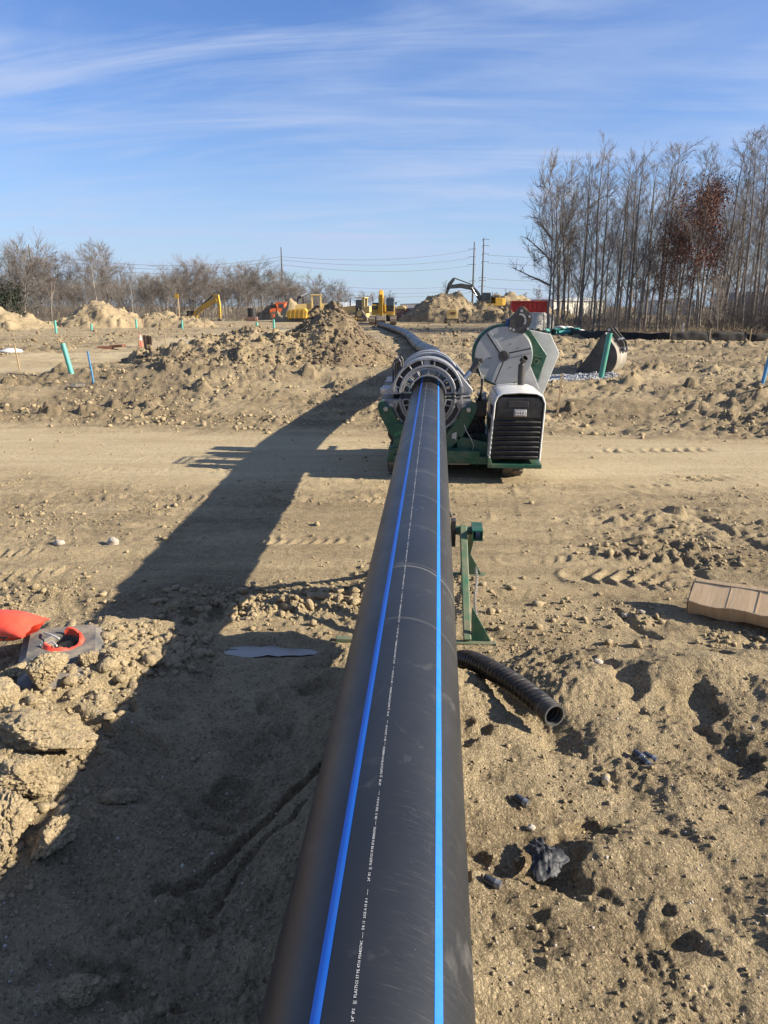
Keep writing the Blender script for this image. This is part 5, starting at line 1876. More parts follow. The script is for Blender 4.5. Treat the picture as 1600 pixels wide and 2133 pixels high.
build_bucket()
rg = np.random.RandomState(5)
n = 2600
a_ = rg.uniform(0, 2 * PI, n)
r_ = np.sqrt(rg.uniform(0, 1, n))
gx_, gy_ = 4.35 + 1.55 * r_ * np.cos(a_), 24.9 + .62 * r_ * np.sin(a_)
scatter('gravel', gx_, gy_, rg.uniform(.018, .045, n), 1, M['limestone'], 131, extra=np.clip(.12 * (1 - r_), 0, .2))
spoil('gravel_heap', 4.35, 24.9, 1.55, .65, .14, 930, 'low patch of pale grey gravel at the foot of the excavator bucket', res=.05, m='limestone', lump=.12, cat='gravel heap')
rg = np.random.RandomState(6)

# ------------------------------------------------------------------ silt fence


def build_fence():
    root = thing('silt_fence', (12, 50, 0), 'long sagging black silt fence with pale stakes in front of the right grove', 'fence')
    P = [(brg(1188, 62), 62), (brg(1215, 57), 57), (brg(1262, 53), 53), (brg(1330, 51), 51), (brg(1400, 50), 50), (brg(1489, 50.5), 50.5), (brg(1581, 51), 51), (brg(1690, 51), 51), (brg(1850, 50), 50)]
    cc = catmull([(x, y, 0) for x, y in P], .22)
    vs, fs = [], []
    n = len(cc)
    for i, p in enumerate(cc):
        g = gz(p.x, p.y)
        wv = .05 * math.sin(i * .7) + .04 * math.sin(i * 1.73)
        hh = .62 + .06 * math.sin(i * .19) + .05 * vnoise(np.array([i * .35]), np.array([1.5]), 4)[0]
        for k in range(5):
            t = k / 4
            vs.append((p.x, p.y + wv * math.sin(PI * t) + .03 * math.sin(i * 1.1 + k), g - .05 + hh * t))
    for i in range(n - 1):
        for k in range(4):
            a = i * 5 + k
            fs.append((a, a + 5, a + 6, a + 1))
    f = MB().add(vs, fs).build('fabric', M['fabric'], root, smooth=60)
    s = f.modifiers.new('sol', 'SOLIDIFY')
    s.thickness = .01
    for px in (1302, 1400, 1489, 1581, 1672, 1760):
        x, y = brg(px, 50.2), 50.2
        y = min(cc, key=lambda p: abs(p.x - x)).y - .06
        g = gz(x, y)
        MB().beam((x, y, g - .2), (x + .03, y, g + .85), .05, .04).build('stake', M['lath'], root)


build_fence()
lath(brg(1428, 57), 57, 1.1, 'white plastic marker post standing behind the silt fence', (0, 0), .11, 'white_pipe', 'marker_post', 'post', None, .1)


# ------------------------------------------------------------------ earth-moving machines
def excavator(loc, rz, label, boom_pts, stick_pts, body_c='yellow', boom_c='yellow', bucket_at=None, cab_c='boom_black', s=1.0):
    """Hydraulic excavator facing -Y: tracks, house, cab, boom, stick, bucket."""
    root = thing('excavator', loc, label, 'excavator', 'excavators on the site', rz)
    root.scale = (s, s, s)
    kw = dict(world=False)
    for sx in (-1, 1):
        pr = []
        for k in range(9):
            a = R(90 + 180 * k / 8)
            pr.append((-1.7 + .46 * math.cos(a), .48 + .46 * math.sin(a)))
        for k in range(9):
            a = R(-90 + 180 * k / 8)
            pr.append((1.7 + .46 * math.cos(a), .48 + .46 * math.sin(a)))
        x0 = sx * 1.25 - .36
        t = MB().prismx(pr, x0 + .06, x0 + .66).build('crawler_track', M['track'], root, bevel=.02, **kw)
        pads = MB()
        for k in range(11):
            pads.box((x0 + .36, -1.7 + k * .34, .96), (.74, .29, .05)).box((x0 + .36, -1.7 + k * .34, .02), (.74, .29, .05))
        for k in range(5):
            a = R(112 + 34 * k)
            for cy, sg in ((-1.7, 1), (1.7, -1)):
                pads.box((x0 + .36, cy + sg * .47 * math.cos(a), .48 + .47 * math.sin(a)), (.74, .26, .05), Matrix.Rotation((a - PI / 2) * sg, 3, 'X'))
        pads.build('track_pad', M['track'], t, **kw)
    MB().box((0, 0, .62), (1.9, 1.8, .5)).cyl((0, 0, .85), (0, 0, 1.08), .62, n=24).build('undercarriage', M['dark_steel'], root, bevel=.02, **kw)
    yb = M[body_c]
    MB().box((0, .55, 1.25), (2.7, 3.5, .32)).build('deck', yb, root, bevel=.03, **kw)
    MB().box((-.95, .2, 1.85), (.80, 2.3, .9)).build('side_housing', yb, root, bevel=.05, **kw)
    MB().box((-.95, -.98, 1.98), (.66, .08, .45)).build('air_panel', M['dark_steel'], root, bevel=.02, **kw)
    MB().box((0, 1.7, 1.85), (2.7, 1.2, .95)).build('engine_cover', yb, root, bevel=.06, **kw)
    MB().box((-.55, .9, 2.42), (1.5, 2.2, .22)).build('hood_top', M['dark_steel'], root, bevel=.04, **kw)
    MB().prismz([(-1.35, 2.2), (1.35, 2.2), (1.2, 2.75), (-1.2, 2.75)], 1.15, 2.25).build('counterweight', yb if cab_c == 'boom_black' else M[cab_c], root, bevel=.06, **kw)
    MB().cyl((-1.25, .9, 2.4), (-1.25, .9, 3.25), .06, n=10).build('exhaust_pipe', M['dark_steel'], root, smooth=40, **kw)
    c = MB().prismx([(-1.25, 1.42), (-1.32, 2.2), (-1.05, 3.05), (-.85, 3.12), (.25, 3.12), (.35, 3.0), (.35, 1.42)], .42, 1.32).build('cab', M[cab_c], root, bevel=.05, **kw)
    MB().prismx([(-1.30, 1.65), (-1.365, 2.2), (-1.10, 2.98), (-1.05, 2.95), (-1.25, 2.2), (-1.2, 1.65)], .52, 1.22).box((1.33, -.5, 2.45), (.03, 1.3, .85)).box((.41, -.5, 2.45), (.03, 1.2, .8)).build('window', M['glass'], c, **kw)
    MB().box((1.55, -1.1, 2.45), (.16, .08, .34)).beam((1.3, -1.1, 2.5), (1.5, -1.1, 2.5), .04).build('mirror', M['black'], c, bevel=.02, **kw)
    MB().tube([(1.35, -1.2, 1.5), (1.45, -1.3, 1.45), (.5, -1.35, 1.45)], .04, 8).build('step_rail', yb, root, smooth=40, **kw)
    bm = M[boom_c]

    def plate_arm(nm, pts, w, hs):
        vs, fs = [], []
        n = len(pts)
        for i, (y, z) in enumerate(pts):
            a = Vector(pts[min(i + 1, n - 1)]) - Vector(pts[max(i - 1, 0)])
            a.normalize()
            nr = Vector((-a.y, a.x))
            for sgn in (-1, 1):
                for xx in (-w / 2, w / 2):
                    vs.append((xx - .1, y + nr.x * sgn * hs[i] / 2, z + nr.y * sgn * hs[i] / 2))
        for i in range(n - 1):
            a, b = i * 4, i * 4 + 4
            fs += [(a, a + 1, b + 1, b), (a + 2, b + 2, b + 3, a + 3), (a, b, b + 2, a + 2), (a + 1, a + 3, b + 3, b + 1)]
        fs += [(0, 2, 3, 1), (4 * n - 4, 4 * n - 3, 4 * n - 1, 4 * n - 2)]
        return MB().add(vs, [f[::-1] for f in fs]).build(nm, bm, root, bevel=.025, **kw)
    n = len(boom_pts)
    b_ = plate_arm('boom', boom_pts, .48, [.42 + .36 * math.sin(PI * (i + .3) / (n)) for i in range(n)])
    s_ = plate_arm('stick', stick_pts, .36, [.45, .62, .42, .3][:len(stick_pts)])
    mid = boom_pts[n // 2]
    for sx in (-.42, .22):
        cy = MB().cyl((sx, -.9, 1.25), (sx, (mid[0] - .9) / 2, (mid[1] + 1.2) / 2), .10, n=10).build('boom_cylinder', bm, root, smooth=40, **kw)
        MB().cyl((sx, (mid[0] - .9) / 2, (mid[1] + 1.2) / 2), (sx, mid[0], mid[1]), .06, n=10).build('piston_rod', M['steel'], cy, smooth=40, **kw)
    MB().cyl((-.1, mid[0], mid[1] + .45), (-.1, stick_pts[0][0], stick_pts[0][1] + .1), .09, n=10).build('stick_cylinder', M['dark_steel'], root, smooth=40, **kw)
    y, z = bucket_at or stick_pts[-1]
    P = [(y + .15, z + .25), (y - .45, z + .1), (y - .75, z - .35), (y - .55, z - .8), (y + .0, z - .95), (y + .35, z - .75), (y + .1, z - .45)]
    MB().prismx(P, -.65, .45).build('bucket', M['track'], root, bevel=.03, **kw)
    return root


x = brg(796, 88)
excavator((x, 89.5, gz(x, 88)), R(3), 'yellow excavator facing the viewer at the far end of the black pipe, boom folded down',
          [(-.95, 1.5), (-1.7, 2.5), (-2.9, 3.25), (-4.2, 3.45), (-5.0, 3.3)], [(-4.5, 3.75), (-5.0, 3.35), (-4.7, 2.2), (-4.3, .95)], bucket_at=(-4.2, .95))
x = brg(1010, 120)
excavator((x + .4, 120, gz(x, 118) + .9), R(-86), 'yellow excavator with a long black boom reaching left over the brown heap',
          [(-.95, 1.6), (-1.6, 2.9), (-2.6, 3.9), (-4.4, 4.2), (-6.3, 4.0)], [(-5.5, 5.3), (-6.2, 4.4), (-6.6, 3.2), (-6.9, 1.8)], 'yellow', 'boom_black', s=.98)
x = brg(392, 113)
excavator((-39.6, 113.0, gz(-39.6, 113) - .2), R(80), 'yellow excavator behind the tan heaps on the left, only its arched boom showing',
          [(-.95, 1.7), (-1.6, 2.7), (-2.6, 3.5), (-4.3, 4.35), (-5.3, 4.7)], [(-4.7, 5.3), (-5.35, 5.3), (-5.6, 4.0), (-5.6, 1.8)], s=1.0)


def dozer(loc, rz, label, cab=True, s=1.0):
    """High-drive crawler tractor facing -X with blade."""
    root = thing('bulldozer', loc, label, 'bulldozer', 'bulldozers on the site', rz)
    root.scale = (s, s, s)
    kw = dict(world=False)
    for y in (-1.25, .75):
        pr = [(-1.95, .10), (-1.6, .02), (1.2, .02), (1.55, .15), (1.55, .5), (.85, 1.45), (.45, 1.5), (.10, 1.25), (-1.9, .75), (-2.05, .4)]
        t = MB().prism(pr, y, y + .5).build('crawler_track', M['track'], root, bevel=.03, **kw)
        MB().cyl((.5, y - .04, 1.02), (.5, y + .54, 1.02), .33, n=20).build('drive_wheel', M['yellow_pale'], t, smooth=40, **kw)
        MB().cyl((-1.65, y - .03, .40), (-1.65, y + .53, .40), .26, n=16).build('idler_wheel', M['yellow_pale'], t, smooth=40, **kw)
        MB().box((-.2, y + .25, .38), (2.4, .56, .22)).build('roller_frame', M['yellow_pale'], t, bevel=.02, **kw)
    MB().box((-.2, 0, .85), (3.0, 1.4, .7)).build('main_frame', M['yellow_pale'], root, bevel=.03, **kw)
    MB().prism([(-2.1, 1.1), (-2.1, 1.85), (-.2, 2.05), (-.2, 1.1)], -.55, .55).build('engine_hood', M['yellow_pale'], root, bevel=.05, **kw)
    MB().cyl((-1.2, .2, 1.9), (-1.2, .2, 2.9), .07, n=10).build('exhaust_pipe', M['dark_steel'], root, smooth=40, **kw)
    MB().box((1.25, 0, 1.6), (.9, 1.3, .75)).build('fuel_tank', M['yellow_pale'], root, bevel=.05, **kw)
    if cab:
        c = MB().box((.35, 0, 2.2), (1.1, 1.25, 1.1)).build('cab', M['glass'], root, bevel=.04, **kw)
    r = MB()
    for xx in (-.1 if not cab else .75, .95):
        for y in (-.62, .62):
            r.box((xx, y, 2.2), (.16, .14, 1.5))
    r.build('rops_post', M['yellow_pale'], root, bevel=.02, **kw)
    MB().box((.42, 0, 3.0), (1.4, 1.5, .14)).build('rops_roof', M['yellow_pale'], root, bevel=.03, **kw)
    MB().box((.45, 0, 1.5), (.6, .6, .5)).build('seat', M['black'], root, bevel=.04, **kw)
    MB().prism([(-3.0, .1), (-2.85, .1), (-2.95, .55), (-2.8, 1.15), (-2.95, 1.2), (-3.12, .6)], -1.6, 1.6).build('blade', M['yellow'], root, bevel=.02, **kw)
    for y in (-1.45, 1.45):
        MB().beam((-2.9, y, .4), (.2, y, .45), .12, .2).build('push_arm', M['yellow'], root, **kw)
    return root


x = brg(747, 97)
dozer((x, 97, gz(x, 97)), R(-12), 'pale yellow bulldozer facing left between spoil heap and yellow excavator')
x = brg(652, 96)
dozer((x, 96, gz(x, 96) + .2), R(8), 'yellow crawler tractor with open roll bar frame behind the big spoil heap', cab=False, s=1.05)


def loader_shovel():
    x = brg(622, 94)
    root = thing('loader_bucket', (x, 94, gz(x, 94) - .45), 'yellow loader shovel behind the left shoulder of the spoil heap', 'loader bucket')
    MB().prism([(-1.3, .9), (1.0, .9), (1.2, 1.7), (.9, 2.1), (-1.0, 2.0), (-1.5, 1.5)], -.7, .7).build('shovel_shell', M['yellow'], root, bevel=.04, world=False)
    f = MB()
    for k in range(4):
        f.beam((-1.0 + k * .55, -.72, .95), (-.9 + k * .55, -.72, 1.95), .10, .08)
    f.build('stiffener', M['yellow'], root, world=False)
    MB().beam((1.0, 0, 1.4), (2.2, 0, 2.2), .25, .3).beam((1.6, 0, .2), (1.9, 0, 2.0), .2).build('lift_arm', M['dark_steel'], root, world=False)
    MB().box((0, 0, .5), (1.6, 1.2, .9)).build('support_frame', M['dark_steel'], root, world=False)
    x = brg(600, 99)
    spoil('rubble_heap', x + .6, 99, 2.4, 2, 2.6, 915, 'pale grey rubble beside the orange truck', res=.22, wet=.1, lump=1.6, cat='rubble heap')
    x = brg(630, 104)
    r2 = thing('lifting_arm', (x, 104, gz(x, 104)), 'grey angled loading arm rising behind the yellow shovel', 'machine arm')
    MB().beam((-.9, 0, 1.2), (-.55, 0, 3.1), .25, .3).beam((-.55, 0, 3.05), (.9, 0, 3.75), .25, .3).build('arm_beam', M['boom_black'], r2, bevel=.02, world=False)
    MB().beam((-.1, -.18, 3.3), (.8, -.18, 3.72), .16, .22).build('white_guard', M['white'], r2, world=False)
    MB().box((-.9, 0, .6), (1.6, 1.4, 1.3)).build('arm_base', M['yellow_pale'], r2, bevel=.05, world=False)


loader_shovel()


def orange_truck():
    x = brg(585, 110)
    root = thing('orange_truck', (x, 110, gz(x, 110)), 'orange off road truck facing left beside the tall grey pole', 'truck', rz=R(6))
    kw = dict(world=False)
    MB().prism([(-1.6, .7), (-1.55, 1.5), (-.5, 1.72), (-.5, .6)], -.9, .9).build('bonnet', M['truck_orange'], root, bevel=.06, **kw)
    MB().box((-1.59, 0, 1.05), (.06, 1.3, .5)).build('radiator_grille', M['black'], root, **kw)
    c = MB().prism([(-.5, .7), (-.5, 1.7), (-.75, 2.35), (.75, 2.45), (.8, .7)], -.95, .95).build('cab', M['truck_orange'], root, bevel=.06, **kw)
    MB().prism([(-.53, 1.72), (-.74, 2.25), (-.70, 2.25), (-.45, 1.72)], -.8, .8).box((.15, -.955, 1.95), (.7, .02, .6)).build('window', M['glass'], c, **kw)
    MB().box((.1, 0, 2.46), (1.7, 2.0, .08)).build('roof_visor', M['truck_orange'], c, bevel=.02, **kw)
    MB().prism([(1.0, .9), (.9, 1.7), (3.9, 2.0), (4.1, 1.5), (3.6, .9)], -1.1, 1.1).build('dump_body', M['yellow_pale'], root, bevel=.05, **kw)
    for xx in (-.9, 2.0, 3.1):
        for y in (-1.1, .65):
            w = MB().cyl((xx, y, .6), (xx, y + .45, .6), .6, n=20).build('wheel', M['rubber'], root, bevel=.04, smooth=40, **kw)
            MB().cyl((xx, y - .02, .6), (xx, y + .47, .6), .26, n=14).build('rim', M['truck_orange'], w, smooth=40, **kw)
    MB().box((.8, 0, .7), (4.4, .9, .3)).build('chassis', M['dark_steel'], root, **kw)


orange_truck()
x = brg(524, 100)
t = thing('black_tank', (x, 100, gz(x, 100)), 'black ribbed plastic tank standing at the edge of the left woods', 'tank')
MB().tube([(0, 0, .55), (0, 0, 1.7), (0, 0, 1.72)], [.58, .58, .5], 24).build('tank_shell', M['black'], t, smooth=40, world=False)
for z in (.7, 1.1, 1.5):
    MB().hollow([(0, 0, z), (0, 0, z + .06)], .61, .56, 24).build('tank_rib', M['black'], t, smooth=40, world=False)
MB().box((0, 0, .28), (1.3, 1.2, .55)).build('pallet_stand', M['rust_pale'], t, world=False)


def car():
    x = brg(858, 105)
    root = thing('maroon_car', (x, 105, gz(x, 105)), 'dark maroon car parked right of the excavator, seen from behind', 'car', rz=R(14))
    kw = dict(world=False)
    MB().prismx([(-2.2, .45), (-2.25, 1.0), (-1.9, 1.12), (1.0, 1.15), (2.2, .95), (2.25, .45)], -.9, .9).build('body', M['maroon'], root, bevel=.08, **kw)
    c = MB().prismx([(-2.1, 1.05), (-1.75, 1.75), (.1, 1.78), (1.0, 1.12)], -.78, .78).build('cabin', M['maroon'], root, bevel=.08, **kw)
    MB().prismx([(-2.06, 1.16), (-1.80, 1.66), (-1.85, 1.68), (-2.12, 1.18)], -.66, .66).build('rear_window', M['glass'], c, **kw)
    MB().box((0, -2.26, .6), (1.7, .12, .22)).build('bumper', M['black'], root, bevel=.03, **kw)
    for sx in (-1, 1):
        MB().box((sx * .74, -2.24, .9), (.22, .05, .25)).build('tail_light', M['red'], root, **kw)
        for y in (-1.35, 1.4):
            MB().cyl((sx * .72, y, .34), (sx * .93, y, .34), .34, n=18).build('wheel', M['rubber'], root, bevel=.03, smooth=40, **kw)
    MB().box((0, -2.27, .88), (.4, .02, .14)).build('number_plate', M['white'], root, **kw)


car()
x = brg(834, 104)
t = thing('storage_hut', (x, 106, gz(x, 106)), 'small weathered tan hut left of the maroon car', 'hut')
MB().box((0, 0, .8), (1.3, 1.4, 1.6)).build('wall', M['rust_pale'], t, world=False)
MB().prism([(-.75, 1.6), (.75, 1.6), (.3, 2.0), (-.4, 2.0)], -.75, .75).build('roof', M['yellow_pale'], t, world=False)
MB().box((.2, -.71, .5), (.12, .03, .9)).build('door_post', M['white'], t, world=False)


def small_roller():
    x = brg(942, 92)
    root = thing('tan_compressor', (x, 92, gz(x, 92)), 'small tan wheeled compressor standing alone below the brown heap', 'compressor')
    kw = dict(world=False)
    b = MB().box((0, 0, 1.0), (1.25, 1.8, .95)).prism([(-.62, 1.47), (.62, 1.47), (.5, 1.62), (-.5, 1.62)], -.9, .9).build('cover', M['yellow_pale'], root, bevel=.04, **kw)
    MB().box((.12, -.91, 1.2), (.62, .03, .32)).build('control_panel', M['rust'], b, **kw)
    MB().box((0, 0, .48), (1.5, 1.9, .12)).build('frame', M['dark_steel'], root, **kw)
    for sx in (-1, 1):
        MB().cyl((sx * .62, -.5, .34), (sx * .9, -.5, .34), .34, n=18).build('wheel', M['rubber'], root, bevel=.03, smooth=40, **kw)


small_roller()
x = brg(1012, 101)
t = thing('steel_shoring_panels', (x, 101, gz(x, 101)), 'row of faded rusty steel shoring panels below the yellow excavator body', 'steel panels')
for k in range(3):
    MB().box((-1.55 + k * 1.3, .05 * k, .75), (1.22, .12, 1.15)).build('panel', M['rust_pale'], t, bevel=.02, world=False)
    MB().box((-2.2 + k * 1.3, .04, .75), (.07, .22, 1.3)).build('post', M['rust'], t, world=False)
MB().beam((-2.6, 0, 1.4), (-2.0, .0, .0), .3, .2).build('leaning_plate', M['rust'], t, world=False)
for k, (px, l) in enumerate(((905, 'white concrete pipe lying at the foot of the brown heap, left one'), (917, 'white concrete pipe with its round open end to the viewer, right one'))):
    x = brg(px, 97)
    o = MB().hollow([(0, 0, .5), (-.9 if k == 0 else .25, .5 if k == 0 else 1.6, .5)], .48, .32, 24).build('concrete_pipe', M['white_pipe'], None, smooth=50, world=False)
    o.location = (x, 97, gz(x, 97) - .05)
    tag(o, l, 'pipe', 'white concrete pipes')
x = brg(880, 150)
t = thing('site_cabin', (x, 150, gz(x, 150)), 'grey green tractor cab far behind the maroon car', 'cab')
MB().box((0, 0, 1.7), (1.3, 1.4, 1.5)).build('cab_frame', M['green_light'], t, bevel=.05, world=False)
MB().box((0, -.71, 1.8), (1.0, .03, .8)).build('window', M['glass'], t, world=False)
MB().box((0, 0, .6), (1.6, 2, .8)).build('cab_base', M['dark_steel'], t, world=False)

# red roll-off container
x = brg(1102, 108)
t = thing('red_container', (x, 108, gz(x, 108)), 'faded red steel roll-off container left of the right grove', 'container')
kw = dict(world=False)
b = MB().box((0, 0, 1.35), (5.2, 2.3, 2.5)).build('container_wall', M['red'], t, bevel=.03, **kw)
rb = MB()
for k in range(9):
    rb.box((-2.5 + k * .625, -1.19, 1.3), (.10, .08, 2.3))
rb.build('wall_rib', M['red'], b, **kw)
MB().box((0, -1.2, 2.58), (5.3, .14, .14)).build('top_rail', M['red'], b, **kw)
# nested concrete manhole rings
x = brg(1117, 76)
for k in range(3):
    o = MB().hollow([(0, 0, .02), (0, 0, 1.62 - .12 * k), (0, 0, 1.75 - .12 * k)], .98, .84, 36).prismz([(.98 * math.cos(R(20 * j)), .98 * math.sin(R(20 * j))) for j in range(18)], 1.60 - .12 * k, 1.74 - .12 * k).build('concrete_manhole', M['concrete'], None, bevel=.03, smooth=40, world=False)
    o.location = (x + k * .62, 76 + .9 * k, gz(x, 76) - .08)
    tag(o, ('big pale concrete manhole ring behind the black bracket of the machine', 'middle concrete manhole ring showing as a pale edge', 'rearmost concrete manhole ring, rightmost pale edge')[k], 'manhole ring', 'concrete manhole rings')
# heap of teal pipes
cx0 = brg(1180, 62)
rnd = random.Random(9)
names = ['teal pipe with its dark open end to the viewer, left end of the pile', 'second teal pipe with an open end in the pile by the silt fence', 'bright teal pipe lying across the front of the pile', 'teal pipe lying on the right of the pile', 'long teal pipe at the back of the pile', 'short teal pipe at the right tip of the pile', 'teal pipe slanting over the middle of the pile']
spec = [((-1.75, 0, .22), (-1.2, 2.6, .22), .23), ((-1.05, .1, .26), (-.2, 2.8, .3), .25), ((-.7, -.3, .20), (.95, .1, .32), .17), ((.5, 0, .2), (1.75, .5, .18), .15), ((-.6, .9, .42), (1.2, 1.0, .40), .16), ((1.0, -.25, .12), (1.9, -.1, .12), .11), ((-.4, .3, .55), (.6, .6, .45), .15)]
for (a, b, r), l in zip(spec, names):
    o = MB().hollow([a, b], r, r * .86, 20).build('teal_pipe', M['teal'], None, smooth=50, world=False)
    o.location = (cx0, 61.0, gz(cx0, 61))
    tag(o, l, 'pipe', 'teal pipes in the pile')
for k, (u, v, w_) in enumerate(((-.5, .2, .62), (.2, .5, .58), (1.2, .2, .36))):
    V, F = ICO[2]
    d = 1 + .4 * n3(V, 2, 40 + k)
    o = np_object('white_wrapping', V * d[:, None] * np.array((.38, .3, .12)), F, M['white_pipe'], smooth=False)
    o.location = (cx0 + u, 61 + v, gz(cx0, 61) + w_)
    tag(o, ('crumpled white wrapping on the left of the teal pipe pile', 'crumpled white wrapping in the middle of the teal pipe pile', 'white wrapping at the right end of the teal pipe pile')[k], 'plastic sheet', 'white wrapping on the pipe pile')
for k, (px, Y, l) in enumerate(((8, 34, 'pale broken concrete slab at the left edge beyond the road'), (396, 40, 'pale rubble on the ridge left of the spoil heap'))):
    V, F = ICO[2]
    d = 1 + .5 * n3(V, 1.6, 60 + k)
    x = brg(px, Y)
    o = np_object('rubble_slab', V * d[:, None] * np.array((.55, .4, .13)), F, M['white_pipe'], smooth=False)
    o.location = (x, Y, gz(x, Y) + .07)
    tag(o, l, 'rubble', 'pale rubble')
# yellow sign post on the tan heap
x = brg(372, 90)
t = thing('sign_post', (x, 90, gz(x, 90)), 'yellow board on a post above the left tan heap', 'sign')
MB().box((0, 0, 1.4), (.12, .1, 3.2)).build('post', M['lath'], t, world=False)
MB().box((-.12, -.06, 3.25), (.5, .05, .55)).build('board', M['yellow'], t, world=False)

# ------------------------------------------------------------------ far buildings


def shed(px0, px1, Y, h, label, wall='building', ribs=2.2, roofc='roof', base=0.0, rz=0.0):
    x0, x1 = brg(px0, Y), brg(px1, Y)
    root = thing('warehouse', ((x0 + x1) / 2, Y, 1.1 + base), label, 'building', 'far pale sheds', rz)
    L_ = x1 - x0
    w = MB().box((0, 12, h / 2), (L_, 24, h)).build('wall', M[wall], root, world=False)
    r = MB()
    n = int(L_ / ribs)
    for k in range(n + 1):
        r.box((-L_ / 2 + k * L_ / n, -.08, h / 2), (.35, .16, h * .98))
    r.build('wall_rib', M['building_dark'], w, world=False)
    MB().prism([(-L_ / 2 - .3, h), (L_ / 2 + .3, h), (L_ / 2 + .3, h + .35), (0, h + .9), (-L_ / 2 - .3, h + .35)], -.4, 24.4).build('roof', M[roofc], root, world=False)


shed(1128, 1285, 165, 2.9, 'long pale ribbed warehouse wall showing between the trunks of the right grove', rz=R(38))
shed(1385, 1445, 170, 2.8, 'short pale building glimpsed through the middle of the right grove')
shed(1570, 1720, 150, 4.2, 'grey shed glimpsed through the trees at the right edge', 'roof')
shed(835, 965, 330, 2.4, 'long low white building on the horizon behind the maroon car', 'white', 9)
shed(690, 712, 128, 1.7, 'small white ribbed shed showing above the big spoil heap', 'white', .5)

# ------------------------------------------------------------------ power line
def pole_x(px, Y):
    return brg(px, Y)


def zpx(py, Y):
    """Height of something seen at row py, Y metres away."""
    return CAM_Z + Y * math.tan(math.atan((1066.5 - py) / 1500) - R(15.98)) * 1.0


def pole(px_top, Y, top, label, arms=(), two_tone=None, r=.32):
    x = brg(px_top, Y)
    root = thing('power_pole', (x, Y, 1.1), label, 'power pole', 'steel power poles')
    if two_tone:
        MB().tube([(0, 0, -.5), (0, 0, two_tone)], [r, r * .8], 10).build('lower_shaft', M['pole_light'], root, smooth=40, world=False)
        MB().tube([(0, 0, two_tone), (0, 0, top)], [r * .72, r * .38], 10).build('upper_shaft', M['pole'], root, smooth=40, world=False)
    else:
        MB().tube([(0, 0, -.5), (0, 0, top)], [r, r * .45], 10).build('shaft', M['pole'], root, smooth=40, world=False)
    for (z, l, rr) in arms:
        a = MB().beam((-l, 0, z - .2), (0, 0, z), .16).beam((0, 0, z), (rr, 0, z - .2), .16).build('cross_arm', M['pole'], root, world=False)
        MB().cyl((-l, 0, z - .9), (-l, 0, z - .15), .10, n=8).cyl((rr, 0, z - .9), (rr, 0, z - .15), .10, n=8).build('insulator', M['pole_light'], a, world=False)
    return x


PX1 = pole(590, 250, zpx(513, 250) - 1.1, 'tall single steel pole, pale below and dark above, rising behind the orange truck', (), 7.5 + 2.5, .42)
y1 = zpx(505, 330) - 1.1
k_ = 330 / 1500
PX2 = pole(984, 330, y1, 'left and shorter one of the two dark power poles behind the black boom',
           tuple((zpx(p, 330) - 1.1, 2.5 if p < 560 else 1.6, .9 if p < 560 else 1.2) for p in (519, 535, 551, 585, 600, 607)), None, .5)
PX3 = pole(1003, 336, zpx(497, 336) - 1.1, 'right and taller one of the two dark power poles behind the black boom',
           tuple((zpx(p, 336) - 1.1, .6 if p < 560 else 1.5, 2.6 if p < 560 else 1.6) for p in (499, 512, 529, 545, 578, 584, 596)), None, .5)
PX0 = pole(76, 190, zpx(504, 190) - 1.1, 'slim dark steel pole standing among the trees at the far left', (), 9.0, .36)


def wire(a, b, sag, label):
    a, b = Vector(a), Vector(b)
    pts = []
    n = 26
    for k in range(n + 1):
        t = k / n
        p = a.lerp(b, t)
        p.z -= sag * 4 * t * (1 - t)
        pts.append(p)
    o = MB().tube(pts, .055, 4).build('power_line', M['wire'], None)
    return tag(o, label, 'power line', 'overhead power lines')


wl = ('thin overhead power line strung between the left pole and the single steel pole', 'thin overhead power line strung between the single steel pole and the twin poles', 'thin overhead power line running off to the right from the twin poles')
NTH = {533: 'first', 540: 'second', 550: 'third', 585: 'fourth', 594: 'lowest, fifth', 519: 'first', 535: 'second', 551: 'third', 590: 'fourth', 600: 'fifth', 607: 'lowest, sixth', 528: 'first', 545: 'second', 575: 'third', 5940: 'lowest'}
for p0, p1 in ((522, 533), (531, 540), (540, 550), (560, 585), (572, 594)):
    wire((PX0, 190, zpx(p0, 190)), (PX1, 250, zpx(p1, 250)), 3.0, NTH[p1] + ' power line from the top down between far left pole and single tall pole')
    wire((PX0, 190, zpx(p0, 190)), (PX0 - 120, 160, zpx(p0, 190) + 1), 2.5, 'thin overhead power line running off to the left from the slim dark pole')
for p0, p1 in ((533, 519), (540, 535), (550, 551), (583, 590), (591, 600), (600, 607)):
    wire((PX1, 250, zpx(p0, 250)), (PX2 - 2.2, 330, zpx(p1, 330) - .7), 2.2, NTH[p1] + ' power line from the top down between single tall pole and twin poles')
for p0, p1 in ((529, 528), (545, 545), (578, 575), (596, 594)):
    wire((PX3 + 2, 336, zpx(p0, 336) - .7), (PX3 + 190, 380, zpx(p1, 380)), 3.0, {528: 'first', 545: 'second', 575: 'third', 594: 'lowest'}[p1] + ' power line from the top down running right from the twin poles')

# ------------------------------------------------------------------ bare winter trees


